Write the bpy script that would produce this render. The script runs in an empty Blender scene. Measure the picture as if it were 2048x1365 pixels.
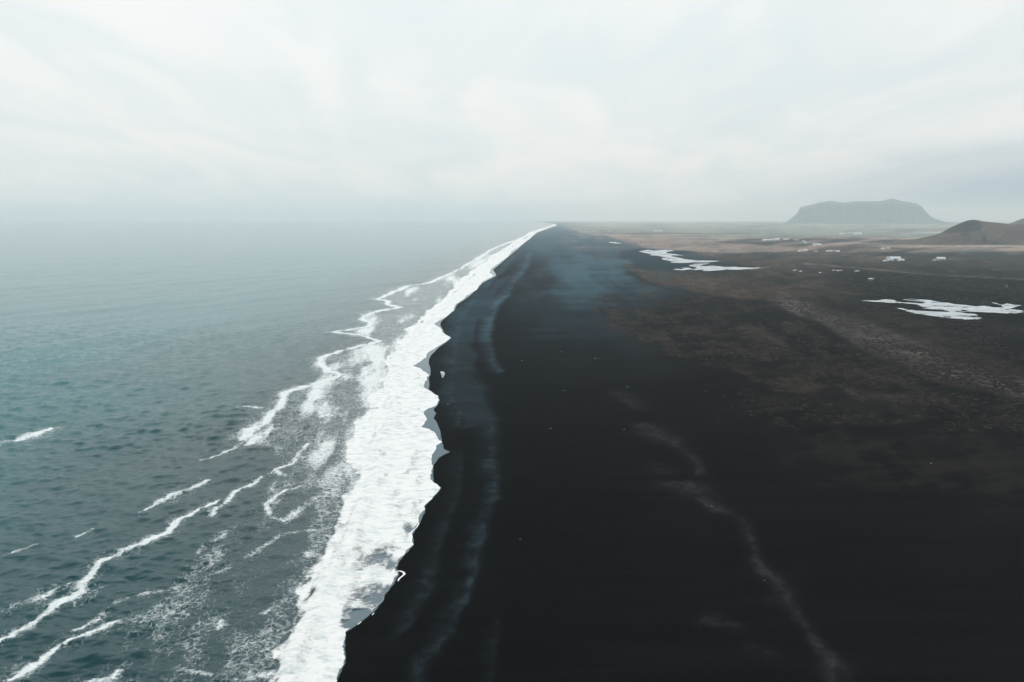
import bpy, bmesh, math, random
import numpy as np
from mathutils import Vector
from mathutils.geometry import tessellate_polygon

random.seed(7)
rng = np.random.default_rng(11)
scene = bpy.context.scene
col = scene.collection

# ------------------------------------------------------------------ camera, sky, sun, exposure
CAM_H = 110.0            # metres above the sea (cliff-top view)
FOC = 1500.0             # focal length in photograph pixels (2048 wide)
EYE_V = 434.0            # eye-level line; the sea horizon dips below it through the earth's curvature
R_EARTH = 7.4e6
PITCH = math.atan((682.5 - EYE_V) / FOC)

cam_data = bpy.data.cameras.new('camera')
cam = bpy.data.objects.new('camera', cam_data)
col.objects.link(cam)
cam.location = (0, 0, CAM_H)
cam.rotation_euler = (math.pi / 2 - PITCH, 0, 0)
cam_data.sensor_width = 36.0
cam_data.lens = 36.0 * FOC / 2048.0
cam_data.clip_start = 0.5
cam_data.clip_end = 200000.0
scene.camera = cam

SUN_ELEV = math.radians(52)
SUN_AZ = math.radians(-14)       # measured from +Y towards +X

world = bpy.data.worlds.new('World')
scene.world = world
world.use_nodes = True
wn = world.node_tree.nodes
wl = world.node_tree.links
wn.clear()


class NT:
    """small helper to wire nodes"""
    def __init__(self, tree):
        self.t = tree

    def n(self, kind, **kw):
        nd = self.t.nodes.new(kind)
        for k, v in kw.items():
            setattr(nd, k, v)
        return nd

    def link(self, a, b):
        self.t.links.new(a, b)

    def val(self, sock, v):
        if hasattr(v, 'is_linked') or isinstance(v, bpy.types.NodeSocket):
            self.link(v, sock)
        else:
            sock.default_value = v

    def math(self, op, a, b=None, c=None, clamp=False):
        nd = self.n('ShaderNodeMath', operation=op, use_clamp=clamp)
        self.val(nd.inputs[0], a)
        if b is not None:
            self.val(nd.inputs[1], b)
        if c is not None:
            self.val(nd.inputs[2], c)
        return nd.outputs[0]

    def vmath(self, op, a, b=None):
        nd = self.n('ShaderNodeVectorMath', operation=op)
        self.val(nd.inputs[0], a)
        if b is not None:
            self.val(nd.inputs[1], b)
        return nd.outputs[0]

    def smooth(self, x, lo, hi):
        nd = self.n('ShaderNodeMapRange', interpolation_type='SMOOTHSTEP')
        self.val(nd.inputs['Value'], x)
        self.val(nd.inputs['From Min'], lo)
        self.val(nd.inputs['From Max'], hi)
        return nd.outputs[0]

    def lin(self, x, lo, hi, a, b):
        nd = self.n('ShaderNodeMapRange')
        self.val(nd.inputs['Value'], x)
        self.val(nd.inputs['From Min'], lo)
        self.val(nd.inputs['From Max'], hi)
        self.val(nd.inputs['To Min'], a)
        self.val(nd.inputs['To Max'], b)
        return nd.outputs[0]

    def mix(self, f, a, b, blend='MIX'):
        nd = self.n('ShaderNodeMix', data_type='RGBA', blend_type=blend)
        self.val(nd.inputs['Factor'], f)
        self.val(nd.inputs['A'], a)
        self.val(nd.inputs['B'], b)
        return nd.outputs['Result']

    def noise(self, vec, scale, detail=4.0, rough=0.55, dist=0.0):
        nd = self.n('ShaderNodeTexNoise')
        self.link(vec, nd.inputs['Vector'])
        nd.inputs['Scale'].default_value = scale
        nd.inputs['Detail'].default_value = detail
        nd.inputs['Roughness'].default_value = rough
        nd.inputs['Distortion'].default_value = dist
        return nd.outputs['Fac']

    def mapping(self, vec, loc=(0, 0, 0), rot=(0, 0, 0), scale=(1, 1, 1)):
        nd = self.n('ShaderNodeMapping')
        self.link(vec, nd.inputs['Vector'])
        nd.inputs['Location'].default_value = loc
        nd.inputs['Rotation'].default_value = rot
        nd.inputs['Scale'].default_value = scale
        return nd.outputs[0]

    def attr(self, name):
        nd = self.n('ShaderNodeAttribute', attribute_name=name)
        return nd


# overcast sky: a Nishita sky almost wholly covered by streaky stratus
w = NT(world.node_tree)
out = w.n('ShaderNodeOutputWorld')
bg = w.n('ShaderNodeBackground')
w.link(bg.outputs[0], out.inputs['Surface'])
sky = w.n('ShaderNodeTexSky')
sky.sky_type = 'NISHITA'
sky.sun_disc = False
sky.sun_elevation = SUN_ELEV
sky.sun_rotation = SUN_AZ
sky.air_density = 1.2
sky.dust_density = 3.0
tc = w.n('ShaderNodeTexCoord')
sep = w.n('ShaderNodeSeparateXYZ')
w.link(tc.outputs['Generated'], sep.inputs[0])
dz = w.math('MAXIMUM', sep.outputs['Z'], 0.0)
den = w.math('ADD', dz, 0.13)
comb = w.n('ShaderNodeCombineXYZ')
w.link(w.math('DIVIDE', sep.outputs['X'], den), comb.inputs[0])
w.link(w.math('DIVIDE', sep.outputs['Y'], den), comb.inputs[1])
p_str = w.mapping(comb.outputs[0], loc=(3.1, 1.7, 0.4), rot=(0, 0, math.radians(3)), scale=(1.0, 0.38, 1.0))
n_str = w.noise(p_str, 1.9, 5.0, 0.5, 0.9)
p_big = w.mapping(comb.outputs[0], loc=(8.3, 2.2, 1.0), rot=(0, 0, math.radians(-25)), scale=(1.0, 0.7, 1.0))
n_big = w.noise(p_big, 0.8, 3.0, 0.5, 0.5)
n_mix = w.math('ADD', w.math('MULTIPLY', n_str, 0.6), w.math('MULTIPLY', n_big, 0.4))
n_c = w.smooth(n_mix, 0.34, 0.66)
cloud = w.mix(n_c, (7.3, 7.95, 8.1, 1), (8.75, 8.75, 8.62, 1))
# the cloud sheet is thinner and brighter overhead, as any overcast is
grad = w.lin(dz, 0.05, 1.0, 1.02, 1.42)
gm = w.n('ShaderNodeVectorMath', operation='SCALE')
w.link(cloud, gm.inputs[0])
w.link(grad, gm.inputs['Scale'])
cloud = gm.outputs[0]
# low blue-grey rain bank over the land on the right
az = w.math('ARCTAN2', sep.outputs['X'], sep.outputs['Y'])
el = w.math('ARCSINE', sep.outputs['Z'])
n_bank = w.noise(w.mapping(tc.outputs['Generated'], scale=(6, 6, 22)), 1.0, 3.0, 0.5)
el2 = w.math('ADD', el, w.math('MULTIPLY', w.math('SUBTRACT', n_bank, 0.5), 0.05))
bank = w.math('MULTIPLY', w.smooth(az, 0.22, 0.60), w.smooth(el2, 0.10, 0.0))
cloud = w.mix(w.math('MULTIPLY', bank, 0.9), cloud, (2.7, 4.1, 5.2, 1))
cover = w.mix(0.95, sky.outputs[0], cloud)
w.link(cover, bg.inputs['Color'])
bg.inputs['Strength'].default_value = 0.1

sun_data = bpy.data.lights.new('sun', 'SUN')
sun_data.energy = 1.15
sun_data.angle = math.radians(60)
sun_data.color = (1.0, 0.97, 0.93)
sun = bpy.data.objects.new('sun', sun_data)
col.objects.link(sun)
sdir = Vector((math.sin(SUN_AZ) * math.cos(SUN_ELEV), math.cos(SUN_AZ) * math.cos(SUN_ELEV), math.sin(SUN_ELEV)))
sun.rotation_euler = sdir.to_track_quat('Z', 'Y').to_euler()
sun.location = sdir * 3000

vs = scene.view_settings
vs.view_transform = 'Standard'
vs.look = 'None'
vs.exposure = 0.0
vs.gamma = 1.0
vs.use_curve_mapping = False
cy = scene.cycles
cy.use_denoising = True
cy.max_bounces = 6
cy.volume_bounces = 1
cy.transparent_max_bounces = 12
cy.use_adaptive_sampling = False

# ------------------------------------------------------------------ geometry of the place
CP, SP = math.cos(PITCH), math.sin(PITCH)


def ground(u, v, z=0.0):
    """world point where the sight line through photograph pixel (u, v) meets the (curved) ground at height z"""
    a = (u - 1024.0) / FOC
    b = (v - 682.5) / FOC
    dx, dy, dzz = a, CP - b * SP, -SP - b * CP
    drop = 0.0
    for _ in range(30):
        if dzz > -1e-6:
            t = 60000.0
        else:
            t = (CAM_H + drop - z) / -dzz
        t = min(t, 45000.0)
        r2 = (dx * t) ** 2 + (dy * t) ** 2
        drop = r2 / (2 * R_EARTH)
    return dx * t, dy * t


def gpts(pts, z=0.0):
    return np.array([ground(u, v, z) for u, v in pts])


def curv(x, y):
    return -(x * x + y * y) / (2 * R_EARTH)


_tab = rng.random((256, 256))


def vnoise(x, y, seed=0):
    x = np.asarray(x, dtype=float) + seed * 17.31
    y = np.asarray(y, dtype=float) + seed * 5.77
    xi = np.floor(x).astype(np.int64)
    yi = np.floor(y).astype(np.int64)
    fx = x - xi
    fy = y - yi
    fx = fx * fx * fx * (fx * (fx * 6 - 15) + 10)
    fy = fy * fy * fy * (fy * (fy * 6 - 15) + 10)
    x0, x1, y0, y1 = xi & 255, (xi + 1) & 255, yi & 255, (yi + 1) & 255
    a = _tab[x0, y0] * (1 - fx) + _tab[x1, y0] * fx
    b = _tab[x0, y1] * (1 - fx) + _tab[x1, y1] * fx
    return a * (1 - fy) + b * fy


def fbm(x, y, octaves=4, seed=0, gain=0.5):
    s = 0.0
    amp = 1.0
    tot = 0.0
    for o in range(octaves):
        c, q = math.cos(o * 0.7), math.sin(o * 0.7)
        s = s + amp * vnoise((c * x - q * y) * 2 ** o, (q * x + c * y) * 2 ** o, seed + o * 3)
        tot += amp
        amp *= gain
    return s / tot


def sstep(x, a, b):
    t = np.clip((x - a) / (b - a), 0, 1)
    return t * t * (3 - 2 * t)


def poly_dist(px, py, poly, attr=None):
    """distance from points to a polyline, with the along-line interpolated attribute and the signed side"""
    best = np.full(px.shape, 1e18)
    at = np.zeros(px.shape)
    sd = np.zeros(px.shape)
    for i in range(len(poly) - 1):
        ax, ay = poly[i]
        bx, by = poly[i + 1]
        ex, ey = bx - ax, by - ay
        L2 = ex * ex + ey * ey + 1e-9
        t = np.clip(((px - ax) * ex + (py - ay) * ey) / L2, 0, 1)
        qx, qy = px - (ax + t * ex), py - (ay + t * ey)
        d = qx * qx + qy * qy
        m = d < best
        best = np.where(m, d, best)
        if attr is not None:
            at = np.where(m, attr[i] * (1 - t) + attr[i + 1] * t, at)
        sd = np.where(m, np.sign(ex * qy - ey * qx), sd)
    return np.sqrt(best), at, sd


def in_poly(px, py, poly):
    inside = np.zeros(px.shape, dtype=bool)
    n = len(poly)
    for i in range(n):
        ax, ay = poly[i]
        bx, by = poly[(i + 1) % n]
        if ay == by:
            continue
        c = (ay > py) != (by > py)
        inside ^= c & (px < (bx - ax) * (py - ay) / (by - ay) + ax)
    return inside


def poly_mask(px, py, pts, soft, z=1.5):
    """soft 0..1 mask of a ground polygon; soft is a length in metres (array or number)"""
    g = gpts(pts, z)
    ins = in_poly(px, py, g)
    d, _, _ = poly_dist(px, py, np.vstack([g, g[:1]]))
    sd = np.where(ins, d, -d)
    return sstep(sd / soft, -1.0, 1.0)


def grid_mesh(name, X, Y, Z, keep=None):
    """mesh from a (rows, cols) grid of points"""
    nr, nc = X.shape
    idx = np.arange(nr * nc).reshape(nr, nc)
    q = np.stack([idx[:-1, :-1], idx[:-1, 1:], idx[1:, 1:], idx[1:, :-1]], axis=-1).reshape(-1, 4)
    if keep is not None:
        k = keep.ravel()[q].any(axis=1)
        q = q[k]
    used = np.unique(q)
    remap = np.full(nr * nc, -1, dtype=np.int64)
    remap[used] = np.arange(len(used))
    q = remap[q]
    co = np.stack([X.ravel()[used], Y.ravel()[used], Z.ravel()[used]], axis=1)
    me = bpy.data.meshes.new(name)
    me.vertices.add(len(co))
    me.vertices.foreach_set('co', co.astype(np.float32).ravel())
    nq = len(q)
    me.loops.add(nq * 4)
    me.loops.foreach_set('vertex_index', q.astype(np.int32).ravel())
    me.polygons.add(nq)
    me.polygons.foreach_set('loop_start', np.arange(0, nq * 4, 4, dtype=np.int32))
    me.polygons.foreach_set('use_smooth', np.ones(nq, dtype=bool))
    me.update(calc_edges=True)
    return me, used


def set_float(me, used, name, arr):
    a = me.attributes.new(name, 'FLOAT', 'POINT')
    a.data.foreach_set('value', arr.ravel()[used].astype(np.float32))


def set_color(me, used, name, rgb):
    a = me.attributes.new(name, 'FLOAT_COLOR', 'POINT')
    c = np.ones((len(used), 4), dtype=np.float32)
    c[:, :3] = rgb.reshape(-1, 3)[used]
    a.data.foreach_set('color', c.ravel())


def link(name, me, mat=None, parent=None, **props):
    o = bpy.data.objects.new(name, me)
    col.objects.link(o)
    if mat is not None and me is not None:
        me.materials.append(mat)
    if parent is not None:
        o.parent = parent
    for k, v in props.items():
        o[k] = v
    return o


def new_mat(name):
    m = bpy.data.materials.new(name)
    m.use_nodes = True
    m.node_tree.nodes.clear()
    t = NT(m.node_tree)
    o = t.n('ShaderNodeOutputMaterial')
    return m, t, o


# ------------------------------------------------------------------ traced lines of the shore (photograph pixels -> ground)
SWASH = [(1030, 441.5), (1050, 442.6), (1090, 445.5), (1112, 449.5), (1114, 451.5), (1098, 457), (1073.5, 466), (1056, 480.5), (1042, 491.5), (1022, 503.5), (1017, 513),
         (1000, 525), (981, 538), (979.5, 546), (988, 552.5), (965, 563), (959, 571), (955, 580), (934, 591), (927, 599), (912, 608.5),
         (907.5, 621), (890, 635), (868, 647.5), (881, 657), (887, 668), (901, 676.5), (893, 684), (876, 694), (856, 706), (851, 716),
         (827, 731.5), (841, 738), (852, 746), (859, 751), (854, 758), (846, 775), (862, 784), (874, 792), (879, 801), (873, 812),
         (856, 818), (847, 825), (853, 838), (848, 848), (842, 855), (857, 859), (868, 865), (875, 878), (882, 885), (873, 895), (871, 903),
         (863, 911), (865, 930), (867.5, 935), (863, 945), (862, 958), (866, 966), (874, 971), (880.5, 977), (872, 989), (862, 1000),
         (849, 1012), (849, 1022), (838, 1031), (836, 1041), (838, 1047), (829, 1057), (821, 1068), (824, 1091), (811, 1106), (796, 1122),
         (790, 1136), (795, 1148), (784, 1169), (767, 1191), (765, 1201), (746, 1222), (726, 1238), (700, 1256), (691, 1261), (690, 1272),
         (688, 1281), (685, 1292), (689, 1303), (687, 1311), (689, 1319), (687, 1330), (680, 1338), (677, 1347), (670, 1365), (660, 1400), (645, 1450)]
SEAWARD = [(1028, 441.3), (1050, 442.1), (1090, 444.6), (1104, 448.5), (1103, 451), (1088, 456), (1062, 464), (1010, 496), (958, 532), (925, 558), (898, 590), (851, 630), (820, 657), (798, 677), (783, 700), (772, 735),
           (766, 765), (752, 800), (735, 830), (706, 857), (712, 880), (698, 905), (690, 930), (704, 950), (708, 968), (690, 1000), (684, 1030),
           (688, 1049), (683, 1072), (665, 1099), (647, 1122), (629, 1151), (612, 1178), (611, 1205), (602, 1227), (587, 1257), (575, 1280),
           (556, 1307), (554, 1320), (560, 1335), (549, 1360), (540, 1390), (530, 1450)]
BORE = [(1110, 450), (1070, 466), (1016, 500), (965, 538), (910, 590), (850, 645), (800, 700), (781, 740), (778, 770), (783, 800), (784, 822), (773, 855), (748, 888), (739, 905),
        (740, 925), (745, 945), (735, 975), (724, 1000), (715, 1020), (705, 1045), (695, 1080), (668, 1120), (640, 1165), (625, 1210),
        (600, 1260), (575, 1310), (560, 1365), (540, 1450)]
WETEDGE = [(1114, 450.5), (1073.5, 466), (1017, 514), (986, 540), (993, 552), (966, 566), (942, 590), (929, 600), (914, 609), (909, 621), (891, 636), (881, 645),
           (881, 652), (889, 668), (903, 676.5), (895, 684), (876, 697), (862, 712), (858, 720), (857, 728), (861, 738), (861, 751), (857, 757), (859, 770), (857, 780),
           (868, 787), (880, 801), (874, 813), (867, 819), (872, 828), (867, 838), (873, 845), (880, 862), (882, 876), (885, 888), (888, 900), (901, 906), (890, 910), (878, 917),
           (867, 932), (866, 950), (868, 966), (883, 977), (873, 990), (850, 1013), (850, 1024), (840, 1047), (826, 1069), (828, 1090), (814, 1106),
           (799, 1122), (793, 1136), (798, 1148), (787, 1169), (770, 1191), (768, 1201), (749, 1222), (729, 1238), (705, 1255), (693, 1263), (690, 1290), (691, 1312),
           (689, 1330), (679, 1348), (672, 1365), (646, 1450)]


def line_fn(pts, z):
    g = gpts(pts, z)
    o = np.argsort(g[:, 1])
    ys, xs = g[o, 1], g[o, 0]
    return lambda Y: np.interp(Y, ys, xs)


f_sw = line_fn(SWASH, 0.35)
f_sea = line_fn(SEAWARD, 0.2)
f_bore = line_fn(BORE, 0.3)
f_wet = line_fn(WETEDGE, 0.4)
_ys = np.exp(np.linspace(math.log(120), math.log(46000), 900))
_mean = np.convolve(np.pad(f_sw(_ys) * 0.5 + f_wet(_ys) * 0.5, 14, mode='edge'), np.ones(29) / 29, mode='valid')
_meanl = np.convolve(np.pad(f_sea(_ys), 14, mode='edge'), np.ones(29) / 29, mode='valid')


def f_mean(Y):
    return np.interp(Y, _ys, _mean)


def f_zero(Y):          # where the sand meets still water level
    return np.interp(Y, _ys, _mean - 0.4 * np.maximum(_mean - _meanl, 12.0))


MOUNDS = []
for (u, v, h, sx, sy) in [(1722, 497, 9, 95, 120), (1560, 489, 4, 120, 160), (1960, 506, 5, 160, 120), (2040, 525, 7, 170, 90), (1420, 560, 1.6, 60, 60),
                          (1290, 552, 2.0, 30, 80), (1860, 540, 2.5, 120, 60)]:
    gx, gy = ground(u, v, 2)
    MOUNDS.append((gx, gy, h, sx, sy))

POND_A = [(545, 279), (650, 290), (800, 300), (950, 305), (1060, 315), (1110, 338), (1185, 342), (1110, 350), (1180, 358), (1290, 362), (1370, 380),
          (1330, 384), (1200, 378), (1050, 372), (960, 352), (870, 346), (960, 370), (990, 385), (1060, 400), (1200, 420), (1330, 438), (1470, 448),
          (1500, 455), (1560, 450), (1600, 454), (1660, 438), (1600, 430), (1625, 416), (1590, 402), (1500, 395), (1450, 386), (1530, 381), (1700, 388), (1880, 397), (1990, 396),
          (2038, 385), (2030, 372), (1960, 362), (1900, 358), (1960, 340), (2010, 322), (1940, 318), (1880, 306), (1840, 318), (1780, 300), (1740, 298), (1830, 325), (1860, 345), (1750, 340), (1690, 328), (1600, 333),
          (1520, 322), (1400, 312), (1340, 298), (1240, 288), (1180, 275), (1080, 270), (1010, 263), (930, 270), (1000, 280), (1100, 288), (1150, 300),
          (1100, 305), (1000, 299), (880, 290), (860, 275), (780, 268), (740, 272), (700, 280), (640, 278)]
POND_A = [(1600 + x / 4.549, 540 + y / 4.549) for x, y in POND_A]
POND_B = [(1015, 268), (1080, 257), (1120, 262), (1180, 263), (1140, 256), (1250, 257), (1282, 265), (1230, 270), (1210, 280), (1270, 287), (1345, 298), (1262, 297),
          (1250, 303), (1310, 314), (1360, 326), (1450, 334), (1622, 338), (1540, 345), (1500, 350), (1420, 348), (1330, 354), (1240, 350), (1255, 340), (1190, 327), (1180, 318), (1215, 312),
          (1150, 300), (1092, 296), (1110, 288), (1060, 280)]
POND_C = [(1265, 402), (1290, 394), (1340, 396), (1330, 385), (1380, 388), (1420, 398), (1440, 386), (1380, 372), (1420, 360), (1560, 354), (1500, 362), (1450, 370), (1500, 376), (1560, 372), (1640, 381), (1690, 378),
          (1750, 384), (1850, 388), (1900, 384), (1905, 387), (1850, 396), (1740, 402), (1660, 402), (1600, 406), (1520, 412), (1478, 410), (1500, 400),
          (1430, 405), (1380, 401), (1330, 406)]
POND_D = [(793, 199), (840, 200), (893, 208), (860, 211), (800, 205)]
to_r2 = lambda P: [(1000 + x / 3.657, 430 + y / 3.657) for x, y in P]
POND_B, POND_C, POND_D = to_r2(POND_B), to_r2(POND_C), to_r2(POND_D)
POND_F = [(1800, 466.6), (1840, 465.6), (1884, 465.2), (1884, 466.6), (1840, 467.0), (1805, 467.8)]
TIDE_POOL = [(880, 743), (886, 742.5), (890, 746), (889, 750), (886, 755), (884, 755.5), (883, 749)]
POND_POLYS = [gpts(p, 2.0) for p in (POND_A, POND_B, POND_C, POND_D, POND_F)]
POND_BOX = [(g[:, 0].min(), g[:, 0].max(), g[:, 1].min(), g[:, 1].max()) for g in POND_POLYS]


def land_z(x, y, curved=True):
    """height of the land surface"""
    x = np.asarray(x, dtype=float)
    y = np.asarray(y, dtype=float)
    s = x - f_zero(y)
    dune = sstep(s, 20, 140)
    z = np.where(s < 0, s * 0.03, 2.0 * (1 - np.exp(-np.maximum(s, 0) / 42.0)))
    rough = 0.5 * (fbm(x / 45, y / 45, 3, 5) - 0.5) + 1.0 * (fbm(x / 160, y / 160, 3, 9) - 0.5)
    flat = np.ones_like(x)
    for (x0, x1, y0, y1) in POND_BOX:
        ddx = np.maximum(np.maximum(x0 - x, x - x1), 0) / 40
        ddy = np.maximum(np.maximum(y0 - y, y - y1), 0) / 60
        flat = np.minimum(flat, sstep(np.hypot(ddx, ddy), 0.1, 1.0))
    z = z + dune * rough * flat
    far = sstep(np.hypot(x, y), 1500, 6000)
    z = z + far * flat * 6.0 * (fbm(x / 700, y / 700, 3, 21) - 0.5) * dune
    for (gx, gy, h, sx, sy) in MOUNDS:
        z = z + h * np.exp(-((x - gx) / sx) ** 2 - ((y - gy) / sy) ** 2)
    return z + (curv(x, y) if curved else 0.0)


def rows_for(step, v0=1440.0, vend=443.0):
    v = np.arange(v0, vend, -step)
    Y = CAM_H * FOC / (v - EYE_V)
    Y = Y / 1.0
    far = np.exp(np.linspace(math.log(Y[-1] * 1.05), math.log(46000), 24))
    near = np.array([60.0, 90.0, 115.0, 135.0])
    near = near[near < Y[0] - 5]
    return np.concatenate([near, Y, far[far > Y[-1] + 50]])


# ------------------------------------------------------------------ sea
def build_sea():
    Yr = rows_for(1.35)
    tcol = np.linspace(-1.02, 0.16, 760)
    Y = np.repeat(Yr[:, None], len(tcol), axis=1)
    X = Y * tcol[None, :]
    dy = np.gradient(Yr)[:, None]
    dx = Yr[:, None] * (tcol[1] - tcol[0])
    sw = f_mean(Y)
    ls = f_sea(Y)
    shore = sstep(X, ls - 45, ls + 2)             # 1 at the surf
    Z = np.zeros_like(X)
    r = np.random.default_rng(5)
    waves = []
    for i in range(64):
        lam = math.exp(r.uniform(math.log(1.7), math.log(19)))
        th = math.radians(-62) + r.normal(0, 0.62)
        slope = 0.046 * (lam / 6.0) ** -0.12
        waves.append((lam, th, slope))
    for lam, th, slope in [(74, math.radians(-30), 0.022), (58, math.radians(-38), 0.018), (95, math.radians(-24), 0.018), (41, math.radians(-47), 0.02), (36, math.radians(-20), 0.016)]:
        waves.append((lam, th, slope))
    # patches of rougher and calmer water
    gust = 0.6 + 0.8 * fbm(X / 130, Y / 130, 3, 31)
    for lam, th, slope in waves:
        k = 2 * math.pi / lam
        kx, ky = k * math.cos(th), k * math.sin(th)
        ph = np.maximum(abs(kx) * dx, abs(ky) * dy)
        att = 1 - sstep(ph, 1.2, 2.6)
        if att.max() <= 0:
            continue
        p0 = r.uniform(0, 6.28)
        arg = kx * X + ky * Y + p0 + 1.5 * (vnoise(X / (lam * 4), Y / (lam * 4), int(lam * 10)) - 0.5) * 2
        amp = slope / k
        sw_ = np.sin(arg)
        Z += amp * att * gust * (sw_ - 0.28 * np.cos(2 * arg) * (lam < 30))
    Z *= (1 - 0.85 * shore)
    Z += curv(X, Y)

    # foam lying on the water, as a cover fraction per point
    D = np.zeros_like(X)
    wob = Y / 1500.0
    wx = X + wob * 14 * (fbm(X / (26 * (0.4 + wob)), Y / (60 * (0.4 + wob)), 4, 41) - 0.5)
    wy = Y + wob * 40 * (fbm(X / (26 * (0.4 + wob)), Y / (60 * (0.4 + wob)), 4, 43) - 0.5)
    LINES = [
        # (polyline in photograph pixels, line width px, strength)
        ([(1078, 462, 3), (1030, 480, 4), (975, 504, 5), (935, 530, 6), (906, 546, 8), (880, 557, 8), (856, 567, 8), (815, 573, 9), (788, 584, 10), (758, 598, 9), (780, 601, 9),
          (778, 609, 9), (803, 615, 8), (763, 622, 10), (737, 630, 11), (724, 638, 11), (745, 646, 10), (742, 653, 10), (715, 658, 9), (690, 662, 8), (661, 665, 6)], 0.78),
        ([(661, 665, 5), (700, 668, 6), (724, 672, 8), (749, 679, 9), (764, 681, 9), (737, 689, 9), (700, 698, 9), (660, 708, 9), (638, 716, 9), (640, 727, 10), (653, 737, 11),
          (652, 747, 10), (685, 749, 9), (649, 763, 10), (605, 775, 11), (568, 787, 11), (570, 799, 12), (558, 816, 13), (529, 840, 16), (500, 860, 22), (482, 884, 18)], 0.85),
        ([(545, 850, 22), (520, 872, 24), (490, 892, 16)], 0.62),
        ([(482, 884, 9), (459, 905, 9), (430, 914, 9), (404, 921, 9)], 0.55),
        ([(614, 892, 10), (602, 904, 12), (590, 927, 13), (552, 939, 10), (517, 957, 12), (473, 980, 13), (453, 1004, 11), (429, 1026, 9)], 0.66),
        ([(552, 942, 12), (575, 952, 12)], 0.6),
        ([(617, 971, 9), (576, 980, 9), (532, 1004, 11), (546, 1033, 10), (567, 1046, 11)], 0.6),
        ([(650, 990, 20), (600, 1020, 22), (570, 1045, 18)], 0.5),
        ([(440, 998, 7), (395, 1020, 9), (358, 1040, 13), (337, 1063, 13), (290, 1087, 12), (273, 1092, 13), (245, 1101, 17), (218, 1115, 19), (195, 1135, 13), (170, 1155, 9)], 0.82),
        ([(186, 1157, 8), (165, 1168, 17), (172, 1182, 18), (140, 1197, 26), (106, 1213, 20), (80, 1232, 11), (51, 1252, 11), (25, 1270, 9), (-10, 1290, 9), (-120, 1350, 9)], 0.86),
        ([(416, 966, 7), (385, 975, 12), (345, 993, 18), (313, 1007, 14), (290, 1020, 8), (273, 1031, 7)], 0.68),
        ([(140, 1167, 9), (105, 1183, 18), (68, 1200, 20), (31, 1213, 18)], 0.6),
        ([(354, 1169, 12), (320, 1178, 18), (280, 1185, 18), (238, 1200, 18), (191, 1241, 14), (150, 1262, 10)], 0.44),
        ([(228, 1244, 14), (195, 1257, 16), (163, 1270, 14), (130, 1285, 12), (106, 1299, 12), (85, 1315, 18), (44, 1343, 20), (20, 1360, 14)], 0.74),
        ([(238, 1340, 18), (225, 1356, 28), (180, 1370, 28)], 0.72),
        ([(104, 855, 8), (70, 868, 15), (30, 878, 15), (-10, 884, 14), (-90, 900, 10)], 0.85),
        ([(470, 816, 8), (490, 813, 12), (520, 815, 11)], 0.55),
        ([(80, 1086, 6), (55, 1095, 7), (20, 1107, 7)], 0.5),
        ([(190, 1055, 5), (160, 1068, 6)], 0.45),
        ([(700, 1040, 16), (640, 1060, 20), (560, 1075, 16), (500, 1110, 20)], 0.36),
        ([(480, 1050, 16), (440, 1075, 18), (400, 1100, 16)], 0.40),
        ([(610, 1110, 30), (640, 1120, 24)], 0.5),
        ([(580, 1265, 24), (540, 1275, 24), (500, 1285, 18)], 0.44),
        ([(530, 1300, 24), (545, 1290, 20)], 0.53),
        ([(545, 1350, 26), (500, 1358, 24), (470, 1362, 16)], 0.48),
        ([(380, 1230, 20), (350, 1222, 20), (330, 1236, 16)], 0.42),
        ([(440, 1240, 14), (436, 1255, 14)], 0.44),
        ([(365, 1340, 16), (390, 1348, 16), (420, 1352, 12)], 0.45),
        ([(600, 1190, 24), (560, 1210, 24), (530, 1225, 16)], 0.37),
        ([(460, 1130, 18), (420, 1150, 18)], 0.37),
    ]
    for pts, st in LINES:
        g = gpts([(u, v) for u, v, _ in pts], 0.0)
        wid = np.array([(0.8 if wv_ < 880 else 0.66) * wp * math.hypot(*gg) / FOC for (_, wv_, wp), gg in zip(pts, g)])
        x0, x1 = g[:, 0].min() - 60, g[:, 0].max() + 60
        y0, y1 = g[:, 1].min() - 200, g[:, 1].max() + 200
        m = (X > x0) & (X < x1) & (Y > y0) & (Y < y1)
        if not m.any():
            continue
        # distances are measured with the range squeezed: drift lines are broad along the sight line too
        d, wd, sd = poly_dist(wx[m], wy[m], g, wid)
        dd = d / np.maximum(wd, 0.3)
        val = st * np.exp(-(dd / 0.75) ** 2) + 0.46 * st * np.exp(-(dd / 3.6) ** 2)
        brk = fbm(X[m] / (5 * (0.35 + Y[m] / 900)), Y[m] / (9 * (0.35 + Y[m] / 900)), 4, 47)
        val = val * (0.82 + 0.18 * sstep(Y[m], 300, 620) + 1.5 * (brk - 0.47))
        D[m] = np.maximum(D[m], val)
    # lacy water between the outer foam line and the surf
    zone = [(1078, 462), (975, 504), (906, 546), (856, 567), (788, 584), (758, 600), (800, 615), (737, 630), (724, 640), (742, 653), (690, 662),
            (764, 681), (700, 698), (640, 716), (653, 747), (605, 775), (568, 790), (558, 816), (500, 860), (520, 890), (590, 927), (540, 960), (480, 1010), (440, 1060), (400, 1110),
            (330, 1180), (250, 1230), (230, 1300), (300, 1400), (530, 1450), (575, 1280), (612, 1178), (684, 1072), (690, 1000), (740, 850), (800, 700), (860, 630), (960, 540), (1075, 464)]
    zm = poly_mask(X, Y, zone, 3 + Y * 0.012, 0.0)
    sc = 0.35 + Y / 900.0
    lob = fbm(wx / (16 * sc), wy / (30 * sc), 4, 51)
    near_dim = 0.40 + 0.60 * sstep(Y, 240, 400)
    D = np.maximum(D, zm * (0.33 + 0.60 * sstep(lob, 0.40, 0.70)) * near_dim)
    # heavy lace just seaward of the surf
    wsea = np.maximum(f_sw(Y) - ls, 6)
    ed = (ls - X) / wsea
    fr = np.where(ed < 0, 1.0, np.exp(-np.maximum(ed, 0) / 0.20))
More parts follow.
